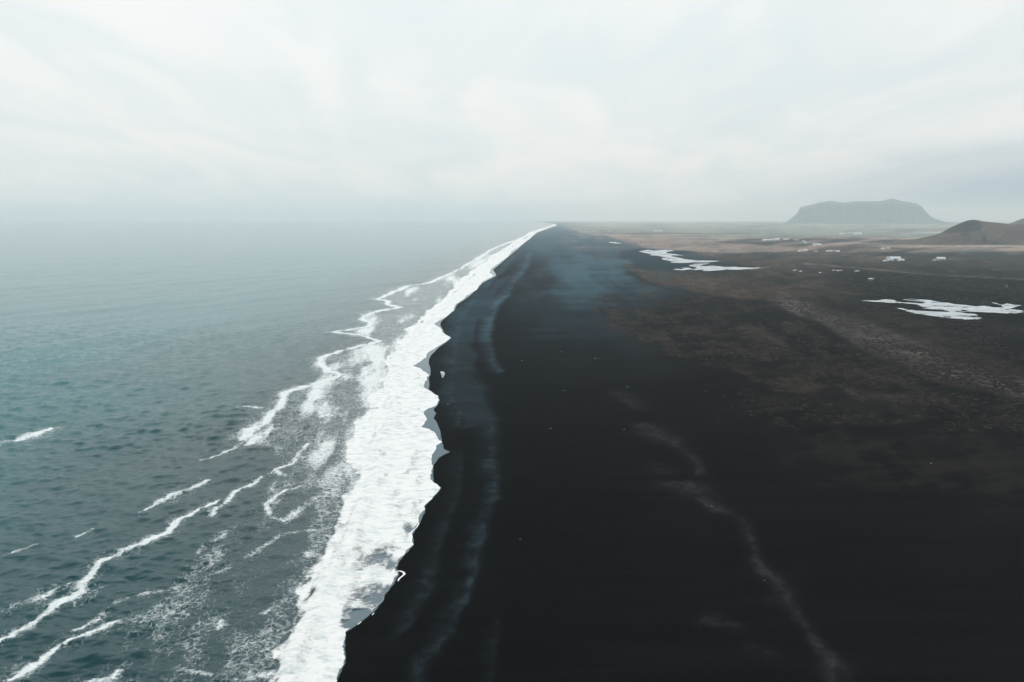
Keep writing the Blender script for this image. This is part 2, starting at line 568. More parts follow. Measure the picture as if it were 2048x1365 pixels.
    D = np.maximum(D, fr * (0.22 + 0.62 * fbm(wx / (7 * sc), wy / (16 * sc), 4, 57)) * (0.25 + 0.75 * sstep(Y, 215, 330)) + fr * 0.12)
    D = np.clip(D, 0, 1)
    keep = (X < f_mean(Y) + 25 + Y * 0.01)
    me, used = grid_mesh('sea', X, Y, Z, keep)
    set_float(me, used, 'foam', D)
    set_float(me, used, 'offshore', sstep(ls - X + (fbm(X / 90, Y / 120, 3, 59) - 0.5) * 90, -20, 300))

    m, t, o = new_mat('sea_water')
    tcn = t.n('ShaderNodeTexCoord')
    pos = tcn.outputs['Object']
    b = t.n('ShaderNodeBsdfPrincipled')
    body = t.noise(t.mapping(pos, scale=(0.012, 0.006, 1)), 1.0, 3.0)
    teal = t.mix(body, (0.003, 0.098, 0.116, 1), (0.006, 0.132, 0.148, 1))
    inshore_dark = t.mix(body, (0.000, 0.026, 0.033, 1), (0.001, 0.036, 0.043, 1))
    colr = t.mix(t.attr('offshore').outputs['Fac'], inshore_dark, teal)  # darker inshore, brighter teal offshore: reflection trend put into the body colour
    t.link(colr, b.inputs['Base Color'])
    b.inputs['Roughness'].default_value = 0.1
    b.inputs['IOR'].default_value = 1.23
    pr = t.mapping(pos, rot=(0, 0, math.radians(20)), scale=(0.55, 1.0, 1.0))
    n1 = t.noise(pr, 0.75, 5.0, 0.62, 0.4)
    n2 = t.noise(t.mapping(pos, rot=(0, 0, math.radians(-14)), scale=(0.6, 1.0, 1.0)), 0.30, 3.0, 0.6, 0.3)
    n3 = t.noise(t.mapping(pos, rot=(0, 0, math.radians(24)), scale=(0.35, 1.0, 1.0)), 0.035, 3.0, 0.5, 0.3)
    n0 = t.noise(t.mapping(pos, rot=(0, 0, math.radians(12)), scale=(0.5, 1.0, 1.0)), 1.5, 4.0, 0.6, 0.3)
    hsum = t.math('ADD', t.math('MULTIPLY', n1, 0.85), t.math('ADD', t.math('MULTIPLY', n2, 0.8), t.math('ADD', t.math('MULTIPLY', n3, 1.0), t.math('MULTIPLY', n0, 0.34))))
    bp = t.n('ShaderNodeBump')
    bp.inputs['Strength'].default_value = 1.0
    bp.inputs['Distance'].default_value = 0.24
    t.link(hsum, bp.inputs['Height'])
    t.link(bp.outputs[0], b.inputs['Normal'])
    # foam: webs of bubbles whose cover follows the foam field
    fo = t.attr('foam').outputs['Fac']
    wv = t.n('ShaderNodeVectorMath', operation='ADD')
    nw = t.n('ShaderNodeTexNoise')
    t.link(pos, nw.inputs['Vector'])
    nw.inputs['Scale'].default_value = 0.35
    nw.inputs['Detail'].default_value = 3
    sc_ = t.n('ShaderNodeVectorMath', operation='SCALE')
    t.link(nw.outputs['Color'], sc_.inputs[0])
    sc_.inputs['Scale'].default_value = 5.0
    t.link(pos, wv.inputs[0])
    t.link(sc_.outputs[0], wv.inputs[1])
    vm = t.mapping(wv.outputs[0], rot=(0, 0, 0.35), scale=(0.70, 0.42, 0.0))
    vo = t.n('ShaderNodeTexVoronoi', feature='DISTANCE_TO_EDGE')
    t.link(vm, vo.inputs['Vector'])
    vo.inputs['Scale'].default_value = 1.0
    web = t.math('SUBTRACT', 1.0, t.math('MULTIPLY', vo.outputs['Distance'], 3.2), clamp=True)
    fn = t.noise(wv.outputs[0], 0.55, 6.0, 0.68)
    fn2 = t.noise(wv.outputs[0], 0.09, 4.0, 0.6)
    fd = t.noise(t.mapping(wv.outputs[0], rot=(0, 0, 0.5), scale=(0.8, 1.3, 1.0)), 1.5, 4.0, 0.7)
    lace = t.math('ADD', t.math('MULTIPLY', web, 0.32), t.math('ADD', t.math('ADD', t.math('MULTIPLY', fn, 0.95), t.math('MULTIPLY', fd, 0.7)), t.math('MULTIPLY', fn2, 0.4)))
    lace = t.math('SUBTRACT', lace, 0.62)
    thr = t.lin(fo, 0.0, 1.0, 1.0, 0.08)
    al = t.smooth(t.math('SUBTRACT', lace, thr), -0.20, 0.48)
    al = t.math('MULTIPLY', al, t.smooth(fo, 0.02, 0.2))
    fb = t.n('ShaderNodeBsdfPrincipled')
    fb.inputs['Base Color'].default_value = (0.72, 0.77, 0.78, 1)
    fb.inputs['Roughness'].default_value = 0.9
    fb.inputs['Specular IOR Level'].default_value = 0.1
    bp2 = t.n('ShaderNodeBump')
    bp2.inputs['Strength'].default_value = 0.6
    bp2.inputs['Distance'].default_value = 0.25
    t.link(lace, bp2.inputs['Height'])
    t.link(bp2.outputs[0], fb.inputs['Normal'])
    ms = t.n('ShaderNodeMixShader')
    t.link(t.math('MULTIPLY', al, t.lin(fd, 0.3, 0.6, 0.72, 0.97)), ms.inputs[0])
    t.link(b.outputs[0], ms.inputs[1])
    t.link(fb.outputs[0], ms.inputs[2])
    t.link(ms.outputs[0], o.inputs['Surface'])
    link('sea', me, m, kind='structure')


build_sea()


# ------------------------------------------------------------------ surf: broken wave and swash sheet
def strip_rows():
    v = np.arange(1440, 452, -0.42)
    Y = CAM_H * FOC / (v - EYE_V)
    far = np.exp(np.linspace(math.log(Y[-1] + 5), math.log(36000), 260))
    return np.concatenate([[125.0, 140.0], Y, far])


def build_surf():
    Yr = strip_rows()
    L = f_sea(Yr)
    R = f_sw(Yr)
    sc = 0.3 + Yr / 700.0
    edge = (fbm(Yr / (2.2 * sc), Yr * 0 + 3.3, 4, 61) - 0.5)
    R = R + edge * (1.1 + Yr * 0.0022)
    wid0 = np.maximum(R - L, 2.0)
    fringe = 0.30 * wid0 + 1.5
    L2 = L - fringe
    tt = np.linspace(0, 1, 74)
    X = L2[:, None] + (R - L2)[:, None] * tt[None, :]
    Y = np.repeat(Yr[:, None], len(tt), axis=1)
    wid = np.repeat(wid0[:, None], len(tt), axis=1)
    dl = X - L[:, None]
    dr = R[:, None] - X
    B = f_bore(Yr)[:, None]
    # height: rides on the water seaward, on the sand landward, with the tumbling bore in between
    lz = land_z(X, Y, False)
    base = np.maximum(lz, 0.0) + 0.03
    lump = fbm(X / 2.6, Y / 2.6, 4, 71)
    lump2 = fbm(X / 9, Y / 14, 3, 73)
    seaw = sstep(dr, 0.0, 6.0)
    bore = np.exp(-((X - B - 2.0) / (2.0 + Yr[:, None] * 0.003)) ** 2)
    body = np.exp(-np.maximum(X - B, 0) / 9.0) * sstep(X, B - 2.5 - Yr[:, None] * 0.002, B + 0.5)
    Z = base + seaw * (0.10 + 1.0 * (lump - 0.35).clip(0) * (0.35 + body) + 0.45 * lump2 * body)
    Z = Z + 0.9 * bore * (0.5 + lump2) * sstep(dr, 2, 9) + 0.05 * seaw
    Z = Z + curv(X, Y)
    # cover fraction
    n1 = fbm(X / (3.4 * sc[:, None] + 0.8), Y / (6.5 * sc[:, None] + 1.5), 4, 77)
    n2 = fbm(X / (12 * sc[:, None]), Y / (22 * sc[:, None]), 3, 79)
    D = sstep(dl / fringe[:, None] + 1.1 * (n1 - 0.5) + 0.8 * (n2 - 0.5), -0.75, 0.32)
    # thin, draining lace in the swash of the near beach and inside some bays
    def blob(u, v, ru, rv):
        gx, gy = ground(u, v, 0.3)
        _, gy2 = ground(u, v - rv, 0.3)
        rx = ru * math.hypot(gx, gy) / FOC
        return np.exp(-((X - gx) / rx) ** 2 - ((Y - gy) / (gy2 - gy)) ** 2)
    thin = np.zeros_like(X)
    for (u, v, ru, rv, k) in [(758, 1110, 44, 30, 0.55), (738, 1190, 36, 28, 0.68), (752, 1200, 28, 30, 0.62), (722, 1228, 34, 13, 0.95), (712, 1243, 30, 9, 1.1), (700, 1252, 20, 6, 1.0), (786, 1130, 18, 14, 0.75), (772, 1182, 16, 13, 0.7),
                              (815, 1060, 22, 10, 0.5), (830, 1025, 16, 14, 0.45), (842, 1005, 10, 8, 0.5), (690, 965, 24, 20, 0.5), (800, 940, 40, 30, 0.17), (820, 955, 30, 30, 0.16), (780, 905, 30, 20, 0.15), (805, 845, 26, 14, 0.24),
                              (800, 1030, 40, 20, 0.15)]:
        thin = np.maximum(thin, k * blob(u, v, ru, rv))
    D = D - thin * (0.55 + 0.9 * n1)
    n3 = fbm(X / (2.2 + 2.5 * sc[:, None]), Y / (5 + 6 * sc[:, None]), 4, 83)
    D = D * (1 - 0.30 * sstep(n3, 0.52, 0.76))
    # grey line on the bore's seaward side: its shade drawn by thinned foam
    D = D - 0.34 * np.exp(-((X - B + 1.2 + 0.002 * Yr[:, None]) / (0.9 + 0.0022 * Yr[:, None])) ** 2) * sstep(n2, 0.40, 0.62)
    D = np.clip(D, 0.0, 1)
    me, used = grid_mesh('surf_foam', X, Y, Z)
    set_float(me, used, 'foam', D)
    set_float(me, used, 'dr', dr)

    m, t, o = new_mat('surf_foam')
    pos = t.n('ShaderNodeTexCoord').outputs['Object']
    fo = t.attr('foam').outputs['Fac']
    nw = t.n('ShaderNodeTexNoise')
    t.link(pos, nw.inputs['Vector'])
    nw.inputs['Scale'].default_value = 0.5
    nw.inputs['Detail'].default_value = 3
    sc_ = t.n('ShaderNodeVectorMath', operation='SCALE')
    t.link(nw.outputs['Color'], sc_.inputs[0])
    sc_.inputs['Scale'].default_value = 2.2
    wv = t.vmath('ADD', pos, sc_.outputs[0])
    vo = t.n('ShaderNodeTexVoronoi', feature='DISTANCE_TO_EDGE')
    t.link(t.mapping(wv, scale=(0.75, 1.1, 0.0)), vo.inputs['Vector'])
    web = t.math('SUBTRACT', 1.0, t.math('MULTIPLY', vo.outputs['Distance'], 2.2), clamp=True)
    fn = t.noise(t.mapping(wv, scale=(0.7, 1.2, 1.0)), 0.9, 6.0, 0.66)
    fn2 = t.noise(pos, 0.22, 4.0, 0.6)
    lace = t.math('ADD', t.math('MULTIPLY', web, 0.24), t.math('ADD', t.math('MULTIPLY', fn, 0.5), t.math('MULTIPLY', fn2, 0.3)))
    thr = t.lin(fo, 0.0, 1.0, 0.92, 0.20)
    al = t.smooth(t.math('SUBTRACT', lace, thr), -0.07, 0.16)
    fb = t.n('ShaderNodeBsdfPrincipled')
    tone = t.noise(t.mapping(pos, scale=(0.5, 1.0, 1.0)), 0.35, 6.0, 0.7)
    cc = t.mix(t.smooth(tone, 0.30, 0.55), (0.48, 0.55, 0.57, 1), (0.78, 0.79, 0.79, 1))
    t.link(cc, fb.inputs['Base Color'])
    fb.inputs['Roughness'].default_value = 0.85
    fb.inputs['Specular IOR Level'].default_value = 0.12
    bp = t.n('ShaderNodeBump')
    bp.inputs['Strength'].default_value = 1.0
    bp.inputs['Distance'].default_value = 0.5
    t.link(t.math('ADD', t.math('MULTIPLY', fn, 1.0), t.math('MULTIPLY', tone, 0.8)), bp.inputs['Height'])
    t.link(bp.outputs[0], fb.inputs['Normal'])
    tr = t.n('ShaderNodeBsdfTransparent')
    ms = t.n('ShaderNodeMixShader')
    t.link(al, ms.inputs[0])
    t.link(tr.outputs[0], ms.inputs[1])
    t.link(fb.outputs[0], ms.inputs[2])
    t.link(ms.outputs[0], o.inputs['Surface'])
    link('surf_foam', me, m, kind='stuff', label='dense white surf foam breaking along the black beach', category='foam')

    # thin sheet of running water between the foam and the dry sand
    Yw = Yr[::2]
    L3 = np.minimum(f_zero(Yw) - 3, f_sw(Yw) - 3)
    R3 = np.maximum(f_wet(Yw), f_sw(Yw) - 0.3) + (fbm(Yw / 1.3, Yw * 0 + 9.1, 3, 81) - 0.5) * (0.5 + Yw * 0.0012)
    tt = np.linspace(0, 1, 22)
    X = L3[:, None] + (R3 - L3)[:, None] * tt[None, :]
    Y = np.repeat(Yw[:, None], len(tt), axis=1)
    Z = np.maximum(land_z(X, Y, False), 0.05) + 0.012 * sstep(R3[:, None] - X, 0, 1.0) + 0.004 + curv(X, Y)
    me, used = grid_mesh('swash_water', X, Y, Z)
    m, t, o = new_mat('swash_water')
    pos = t.n('ShaderNodeTexCoord').outputs['Object']
    b = t.n('ShaderNodeBsdfPrincipled')
    b.inputs['Base Color'].default_value = (0.004, 0.050, 0.075, 1)
    b.inputs['Roughness'].default_value = 0.12
    b.inputs['IOR'].default_value = 1.38
    bp = t.n('ShaderNodeBump')
    bp.inputs['Distance'].default_value = 0.05
    t.link(t.noise(t.mapping(pos, scale=(0.3, 1.2, 1)), 0.8, 3), bp.inputs['Height'])
    t.link(bp.outputs[0], b.inputs['Normal'])
    t.link(b.outputs[0], o.inputs['Surface'])
    link('swash_water', me, m, kind='structure')


build_surf()


# ------------------------------------------------------------------ land: black sand, grass plain
def build_land():
    Yr = rows_for(1.7)
    tcol = np.linspace(-0.36, 1.06, 620)
    Y = np.repeat(Yr[:, None], len(tcol), axis=1)
    X = Y * tcol[None, :]
    Z = land_z(X, Y)
    keep = X > f_zero(Y) - 40 - Y * 0.01

    dist = np.hypot(X, Y)
    sft = 2 + dist * 0.008
    sc = 0.4 + dist / 900.0
    # coordinates warped for natural edges; features smear along the wind, which blows across the beach
    nA = fbm(X / (22 * sc), Y / (30 * sc), 4, 101) - 0.5
    nB = fbm(X / (22 * sc), Y / (30 * sc), 4, 103) - 0.5
    wx = X + nA * 26 * sc
    wy = Y + nB * 36 * sc
    fine = fbm(X / (30 * sc), Y / (7 * sc), 5, 107, 0.6)
    streak = fbm(X / (70 * sc), Y / (8 * sc), 4, 109)

    pale = np.zeros_like(X)      # dry wind-blown sand lying on the wet black, plus painted mist far off

    fine2 = fbm(X / (9 * sc), Y / (6 * sc), 5, 111, 0.65)
    wisp = fbm(X / (26 * sc), Y / (9 * sc), 5, 113, 0.6)

    grain = fbm(X / 2.4, Y / 3.0, 3, 117, 0.6)
    powder = 0.55 + 0.9 * sstep(grain, 0.36, 0.72)

    def band(pts, st, side=1.0):
        nonlocal pale
        g = gpts([(u, v) for u, v, _ in pts], 1.8)
        wid = np.array([wp * math.hypot(*gg) / FOC for (_, _, wp), gg in zip(pts, g)])
        d, wd, sd = poly_dist(X + nA * 7 * sc + (fine2 - 0.5) * 5 * sc, Y + nB * 20 * sc, g, wid)
        wd = np.maximum(wd, 0.5) * (np.where(sd * side > 0, 0.55, 1.5) if side else 1.0)
        val = st * np.exp(-(d / wd) ** 1.5) * (0.25 + 0.75 * sstep(wisp, 0.25, 0.72) + 0.6 * fine2)
        val = val * np.where(dist < 520, powder, 1.0)
        pale = np.maximum(pale, val)

    band([(1110, 456, 6), (1086, 477, 8), (1066, 494, 9), (1054, 525, 9), (1037, 555, 10), (1020, 586, 12), (995, 606, 13), (983, 640, 12), (976, 674, 12), (986, 711, 12), (1003, 742, 9)], 1.1)
    band([(1095, 462, 7), (1060, 484, 9), (1030, 510, 10), (1005, 535, 11), (969, 577, 12), (944, 606, 13), (922, 645, 14), (915, 690, 15), (908, 720, 16), (912, 752, 14), (905, 785, 16), (922, 812, 14), (920, 850, 8)], 0.85)
    band([(960, 620, 10), (945, 660, 12), (938, 700, 12), (938, 727, 12), (955, 772, 14), (965, 804, 14), (982, 834, 15), (984, 877, 14), (982, 914, 13), (984, 980, 14), (976, 1035, 16), (969, 1078, 16), (942, 1157, 15), (909, 1230, 14),
          (878, 1290, 13), (855, 1320, 14), (820, 1400, 14)], 0.62)
    band([(920, 905, 9), (915, 950, 11), (906, 1005, 11), (896, 1050, 10), (875, 1102, 14), (850, 1180, 16), (820, 1250, 16)], 0.36)
    band([(1000, 1240, 10), (990, 1300, 14), (985, 1350, 12)], 0.25)
    fill = poly_mask(wx, wy, [(1000, 560), (940, 600), (905, 640), (898, 700), (888, 730), (905, 747), (890, 780), (910, 809), (927, 819), (915, 857), (930, 858), (975, 850), (985, 840), (965, 800), (955, 760), (945, 700), (960, 650), (1000, 590), (1040, 540)], sft * 0.7)
    pale = np.maximum(pale, fill * (0.34 + 0.6 * wisp))
    veilN = fbm((X + 0.25 * Y) / (16 * sc), Y / (46 * sc), 4, 115)
    # mottled pale veil over the upper beach
    veil = poly_mask(wx + nB * 30 * sc, wy + nA * 90 * sc, [(1110, 458), (1170, 470), (1260, 500), (1390, 570), (1330, 600), (1260, 640), (1350, 700), (1300, 760), (1180, 750), (1100, 790), (1060, 770), (1085, 735), (1040, 700), (1050, 640), (1060, 590), (1070, 540), (1090, 500)], sft * 4.5)
    pale = np.maximum(pale, veil * (0.40 + 0.85 * sstep(0.45 * veilN + 0.35 * fine + 0.2 * streak, 0.34, 0.64)) * (0.12 + 0.88 * sstep(dist, 480, 1450)))
    # far beach lightened and blued: distance mist put into the sand colour
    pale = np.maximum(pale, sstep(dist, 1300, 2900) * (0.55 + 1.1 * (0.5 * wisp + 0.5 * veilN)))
    dk = poly_mask(wx, wy, [(1075, 540), (1110, 560), (1075, 600), (1035, 590), (1050, 560)], sft)
    pale *= 1 - 0.4 * dk
    for (pts, st) in [([(1235, 790, 26), (1262, 806, 30), (1280, 815, 18)], 0.5), ([(1290, 852, 20), (1310, 866, 26)], 0.75), ([(1290, 866, 30), (1340, 880, 26), (1353, 891, 16), (1385, 915, 12), (1399, 932, 11), (1396, 950, 10)], 0.6),
                      ([(1345, 975, 26), (1375, 968, 30), (1390, 995, 34), (1420, 1012, 22)], 0.55), ([(1310, 930, 30), (1330, 945, 30)], 0.25),
                      ([(1400, 1005, 18), (1448, 1027, 16), (1485, 1044, 16), (1500, 1080, 13), (1515, 1120, 14), (1535, 1150, 18), (1558, 1175, 20), (1562, 1203, 28), (1590, 1230, 16), (1614, 1259, 14), (1640, 1295, 16), (1668, 1330, 24), (1700, 1400, 26)], 0.62),
                      ([(1420, 1235, 24), (1450, 1250, 22)], 0.3), ([(1500, 1285, 26), (1530, 1295, 22)], 0.3)]:
        band([(u_, v_, w_ * 0.85) for u_, v_, w_ in pts], st * 0.72, 0.0)
    pale = np.clip(pale, 0, 1.3)

    # plant cover
    dense = poly_mask(wx, wy, [(1238, 527), (1262, 548), (1310, 572), (1400, 590), (1520, 606), (1640, 655), (1760, 716), (1900, 770), (2048, 812), (2400, 920), (3000, 1000), (3400, 560), (2800, 452), (1125, 449), (1130, 458), (1190, 470),
                               (1230, 480), (1275, 494), (1380, 503), (1440, 520), (1500, 538), (1440, 548), (1350, 545), (1290, 533)], sft)
    dense = np.maximum(dense, sstep(dist, 7500, 10000) * sstep(X - f_mean(Y), 200, 900))
    sparse = poly_mask(wx, wy, [(1190, 600), (1240, 585), (1330, 582), (1500, 600), (1800, 735), (2048, 815), (2500, 930), (2500, 980), (2048, 860), (1900, 815), (1700, 800), (1560, 785), (1400, 735), (1290, 700), (1210, 650)], sft * 2.5)
    tuft = poly_mask(wx, wy, [(1450, 750), (1700, 780), (2048, 850), (2600, 950), (2600, 1150), (1900, 1010), (1650, 960), (1480, 830)], sft * 6)
    fringe = poly_mask(wx, wy, [(1150, 462), (1260, 490), (1250, 512), (1200, 520), (1150, 500), (1130, 475)], sft * 2)
    diag = fbm((X + 0.2 * Y) / (11 * sc), Y / (22 * sc), 5, 119, 0.62)
    clump = sstep(0.35 * fine + 0.35 * diag + 0.3 * fine2, 0.42, 0.59)
    cover = np.maximum.reduce([dense * (0.70 + 0.35 * clump), sparse * (0.15 + 0.75 * clump), tuft * 0.30 * clump, fringe * 0.55 * clump])
    cover = np.clip(cover, 0, 1)
    wetl = poly_mask(wx, wy, [(1262, 496), (1300, 500), (1400, 504), (1370, 512), (1420, 524), (1380, 542), (1320, 546), (1280, 534), (1245, 520), (1240, 505)], sft * 0.6)
    cover *= 1 - 0.9 * wetl
    pale *= 1 - 0.75 * wetl

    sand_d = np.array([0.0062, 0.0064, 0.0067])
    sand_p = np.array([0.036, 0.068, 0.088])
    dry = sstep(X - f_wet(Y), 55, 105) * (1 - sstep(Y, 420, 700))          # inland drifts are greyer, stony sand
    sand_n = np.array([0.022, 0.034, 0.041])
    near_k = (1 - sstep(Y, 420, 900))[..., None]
    sp_ = sand_p * (1 - near_k) + near_k * sand_n  # pale sand turns bluer with range: haze tint put into the colour
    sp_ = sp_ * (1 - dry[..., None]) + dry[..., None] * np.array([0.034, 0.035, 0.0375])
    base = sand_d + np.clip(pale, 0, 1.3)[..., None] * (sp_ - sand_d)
    # wet, dark margin along the water; slightly greyer dry sand inland
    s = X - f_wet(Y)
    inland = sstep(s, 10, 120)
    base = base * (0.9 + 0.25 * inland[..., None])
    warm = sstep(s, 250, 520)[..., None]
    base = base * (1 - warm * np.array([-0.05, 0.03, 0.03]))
    wetm = (wetl * 0.8)[..., None]
    base = base * (1 - wetm) + wetm * np.array([0.016, 0.034, 0.046])

    # grass colours: winter brown, paler far fields, dull green strips lightened by painted mist
    g_dark = np.array([0.0050, 0.0042, 0.0036])
    g_mid = np.array([0.050, 0.040, 0.034])
    g_pale = np.array([0.26, 0.205, 0.175])
    g_green = np.array([0.235, 0.265, 0.225])
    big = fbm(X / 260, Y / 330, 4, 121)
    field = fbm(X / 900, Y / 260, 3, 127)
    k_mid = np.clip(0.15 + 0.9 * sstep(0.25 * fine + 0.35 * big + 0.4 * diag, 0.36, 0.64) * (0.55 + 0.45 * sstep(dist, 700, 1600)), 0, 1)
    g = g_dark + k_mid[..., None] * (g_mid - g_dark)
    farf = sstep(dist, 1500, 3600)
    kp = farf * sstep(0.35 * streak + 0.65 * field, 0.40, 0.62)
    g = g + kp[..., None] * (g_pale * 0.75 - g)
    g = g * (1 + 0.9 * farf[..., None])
    kg = sstep(dist, 3400, 5200) * sstep(fbm(X / 1500, Y / 700, 3, 131), 0.38, 0.55)
    g = g + kg[..., None] * (g_green - g)
    # named patches
    def patch(pts, rgb, k, soft=1.0):
        nonlocal g
        m = (poly_mask(wx, wy, pts, sft * soft) * k)[..., None]
        g = g * (1 - m) + m * np.array(rgb) * (0.7 + 0.6 * fine[..., None])
    patch([(1165, 474), (1250, 472), (1330, 473), (1480, 489), (1640, 499), (1500, 507), (1400, 505), (1310, 502), (1262, 493)], (0.26, 0.205, 0.178), 0.85)
    patch([(1240, 527), (1290, 552), (1350, 575), (1440, 592), (1560, 598), (1640, 590), (1500, 560), (1330, 548)], (0.062, 0.046, 0.038), 0.8, 2)
    patch([(1560, 590), (1700, 630), (1800, 680), (1950, 740), (2048, 770), (2048, 800), (1900, 765), (1760, 712), (1640, 655), (1520, 610)], (0.066, 0.059, 0.054), 0.85, 2.0)
    patch([(1680, 540), (2100, 560), (2200, 660), (2048, 650), (1900, 650), (1700, 615)], (0.005, 0.0046, 0.0042), 0.85, 3)
    patch([(1840, 640), (2200, 660), (2300, 780), (2048, 745), (1930, 700)], (0.0065, 0.006, 0.0056), 0.8, 2)
    patch([(1680, 508), (1740, 503), (1900, 512), (1960, 505), (2200, 505), (2300, 515), (1800, 520)], (0.028, 0.024, 0.021), 0.6, 2)
    patch([(1760, 522), (2300, 528), (2300, 545), (1900, 541), (1700, 533)], (0.034, 0.030, 0.027), 0.6, 2)

    def track(pts, rgb, wpx, k=0.9):
        nonlocal g, base
        gg = gpts(pts, 2.0)
        wid = np.array([wpx * math.hypot(*q) / FOC for q in gg])
        # a far track covers at least a cell of the sheet
        d, wd, _ = poly_dist(X, Y, gg, wid)
        m = (k * np.exp(-(d / (wd + 0.3)) ** 2))[..., None]
        g = g * (1 - m) + m * np.array(rgb)
        base = base * (1 - m) + m * np.array(rgb) * 0.8
    # track widths are real metres across the line of sight
    track([(1500, 541), (1540, 533), (1600, 529.5), (1640, 528)], (0.24, 0.22, 0.21), 3.0, 0.6)
    track([(1610, 527), (1700, 535), (1800, 545), (1900, 552), (2048, 559), (2300, 570)], (0.15, 0.125, 0.11), 9, 0.75)
    track([(1740, 563), (1745, 556)], (0.2, 0.18, 0.16), 3, 0.5)
    track([(1560, 500), (1620, 507), (1700, 511), (1800, 515)], (0.19, 0.16, 0.14), 8, 0.55)
    track([(1890, 497), (1960, 503), (2060, 505)], (0.24, 0.21, 0.19), 5, 0.6)
    track([(1980, 508), (2100, 510)], (0.22, 0.19, 0.17), 5, 0.6)
    track([(1922, 510), (1944, 501), (1952, 499)], (0.09, 0.12, 0.13), 10, 0.7)
    track([(1990, 541), (2020, 538), (2070, 537)], (0.12, 0.10, 0.09), 6, 0.5)
    track([(1480, 628), (1540, 655), (1600, 681), (1688, 714), (1800, 748), (1875, 769), (2048, 808), (2300, 880)], (0.004, 0.004, 0.004), 7, 0.85)
    track([(1500, 570), (1640, 583), (1720, 598), (1850, 600)], (0.01, 0.009, 0.008), 10, 0.6)
    track([(1252, 543), (1290, 564), (1340, 581), (1400, 591), (1470, 600)], (0.012, 0.010, 0.009), 6, 0.8)
    track([(1620, 570), (1700, 588), (1760, 590)], (0.075, 0.065, 0.058), 8, 0.4)

    global COVER
    COVER = (Yr, tcol, cover)
    c = cover[..., None]
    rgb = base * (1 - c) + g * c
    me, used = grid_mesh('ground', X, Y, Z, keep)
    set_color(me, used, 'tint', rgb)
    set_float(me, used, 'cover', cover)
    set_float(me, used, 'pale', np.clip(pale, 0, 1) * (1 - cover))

    m, t, o = new_mat('black_sand_and_grass')
    pos = t.n('ShaderNodeTexCoord').outputs['Object']
    tint = t.attr('tint').outputs['Color']
    cov = t.attr('cover').outputs['Fac']
    pal = t.attr('pale').outputs['Fac']
    # tussocks: light and dark tufts, metres across
    n1 = t.noise(t.mapping(pos, rot=(0, 0, math.radians(-11)), scale=(1.0, 0.55, 1.0)), 0.20, 5.0, 0.68, 0.4)
    n2 = t.noise(t.mapping(pos, rot=(0, 0, math.radians(-11)), scale=(1.0, 0.45, 1.0)), 0.05, 4.0, 0.62, 0.4)
    tus = t.math('ADD', t.math('MULTIPLY', n1, 0.62), t.math('MULTIPLY', n2, 0.38))
    kg_ = t.lin(tus, 0.37, 0.65, 0.32, 1.85)
    # sand: fine speckle of stones and ripples
    sp = t.noise(pos, 1.4, 4.0, 0.75)
    rp = t.noise(t.mapping(pos, rot=(0, 0, math.radians(8)), scale=(0.12, 1.0, 1.0)), 0.16, 4.0, 0.6)
    ks_ = t.math('ADD', t.lin(sp, 0.3, 0.7, 0.62, 1.38), t.lin(rp, 0.3, 0.7, -0.22, 0.22))
    kk = t.n('ShaderNodeMix', data_type='FLOAT')
    t.link(cov, kk.inputs['Factor'])
    t.link(ks_, kk.inputs['A'])
    t.link(kg_, kk.inputs['B'])
    sc_ = t.n('ShaderNodeVectorMath', operation='SCALE')
    t.link(tint, sc_.inputs[0])
    t.link(kk.outputs['Result'], sc_.inputs['Scale'])
    # pale grains scattered in the dry bands
    gr = t.noise(pos, 2.6, 2.0, 0.6)
    gsp = t.math('MULTIPLY', t.smooth(gr, 0.60, 0.74), t.math('MULTIPLY', pal, 0.5))
    colr = t.mix(gsp, sc_.outputs[0], (0.10, 0.10, 0.105, 1))
    b = t.n('ShaderNodeBsdfDiffuse')
    t.link(colr, b.inputs['Color'])
    b.inputs['Roughness'].default_value = 0.5
    bp = t.n('ShaderNodeBump')
    bp.inputs['Distance'].default_value = 0.4
    bp.inputs['Strength'].default_value = 0.6
    t.link(t.math('ADD', t.math('MULTIPLY', t.math('MULTIPLY', tus, cov), 2.0), t.math('MULTIPLY', sp, 0.12)), bp.inputs['Height'])
    t.link(bp.outputs[0], b.inputs['Normal'])
    t.link(b.outputs[0], o.inputs['Surface'])
    link('ground', me, m, kind='structure')


build_land()


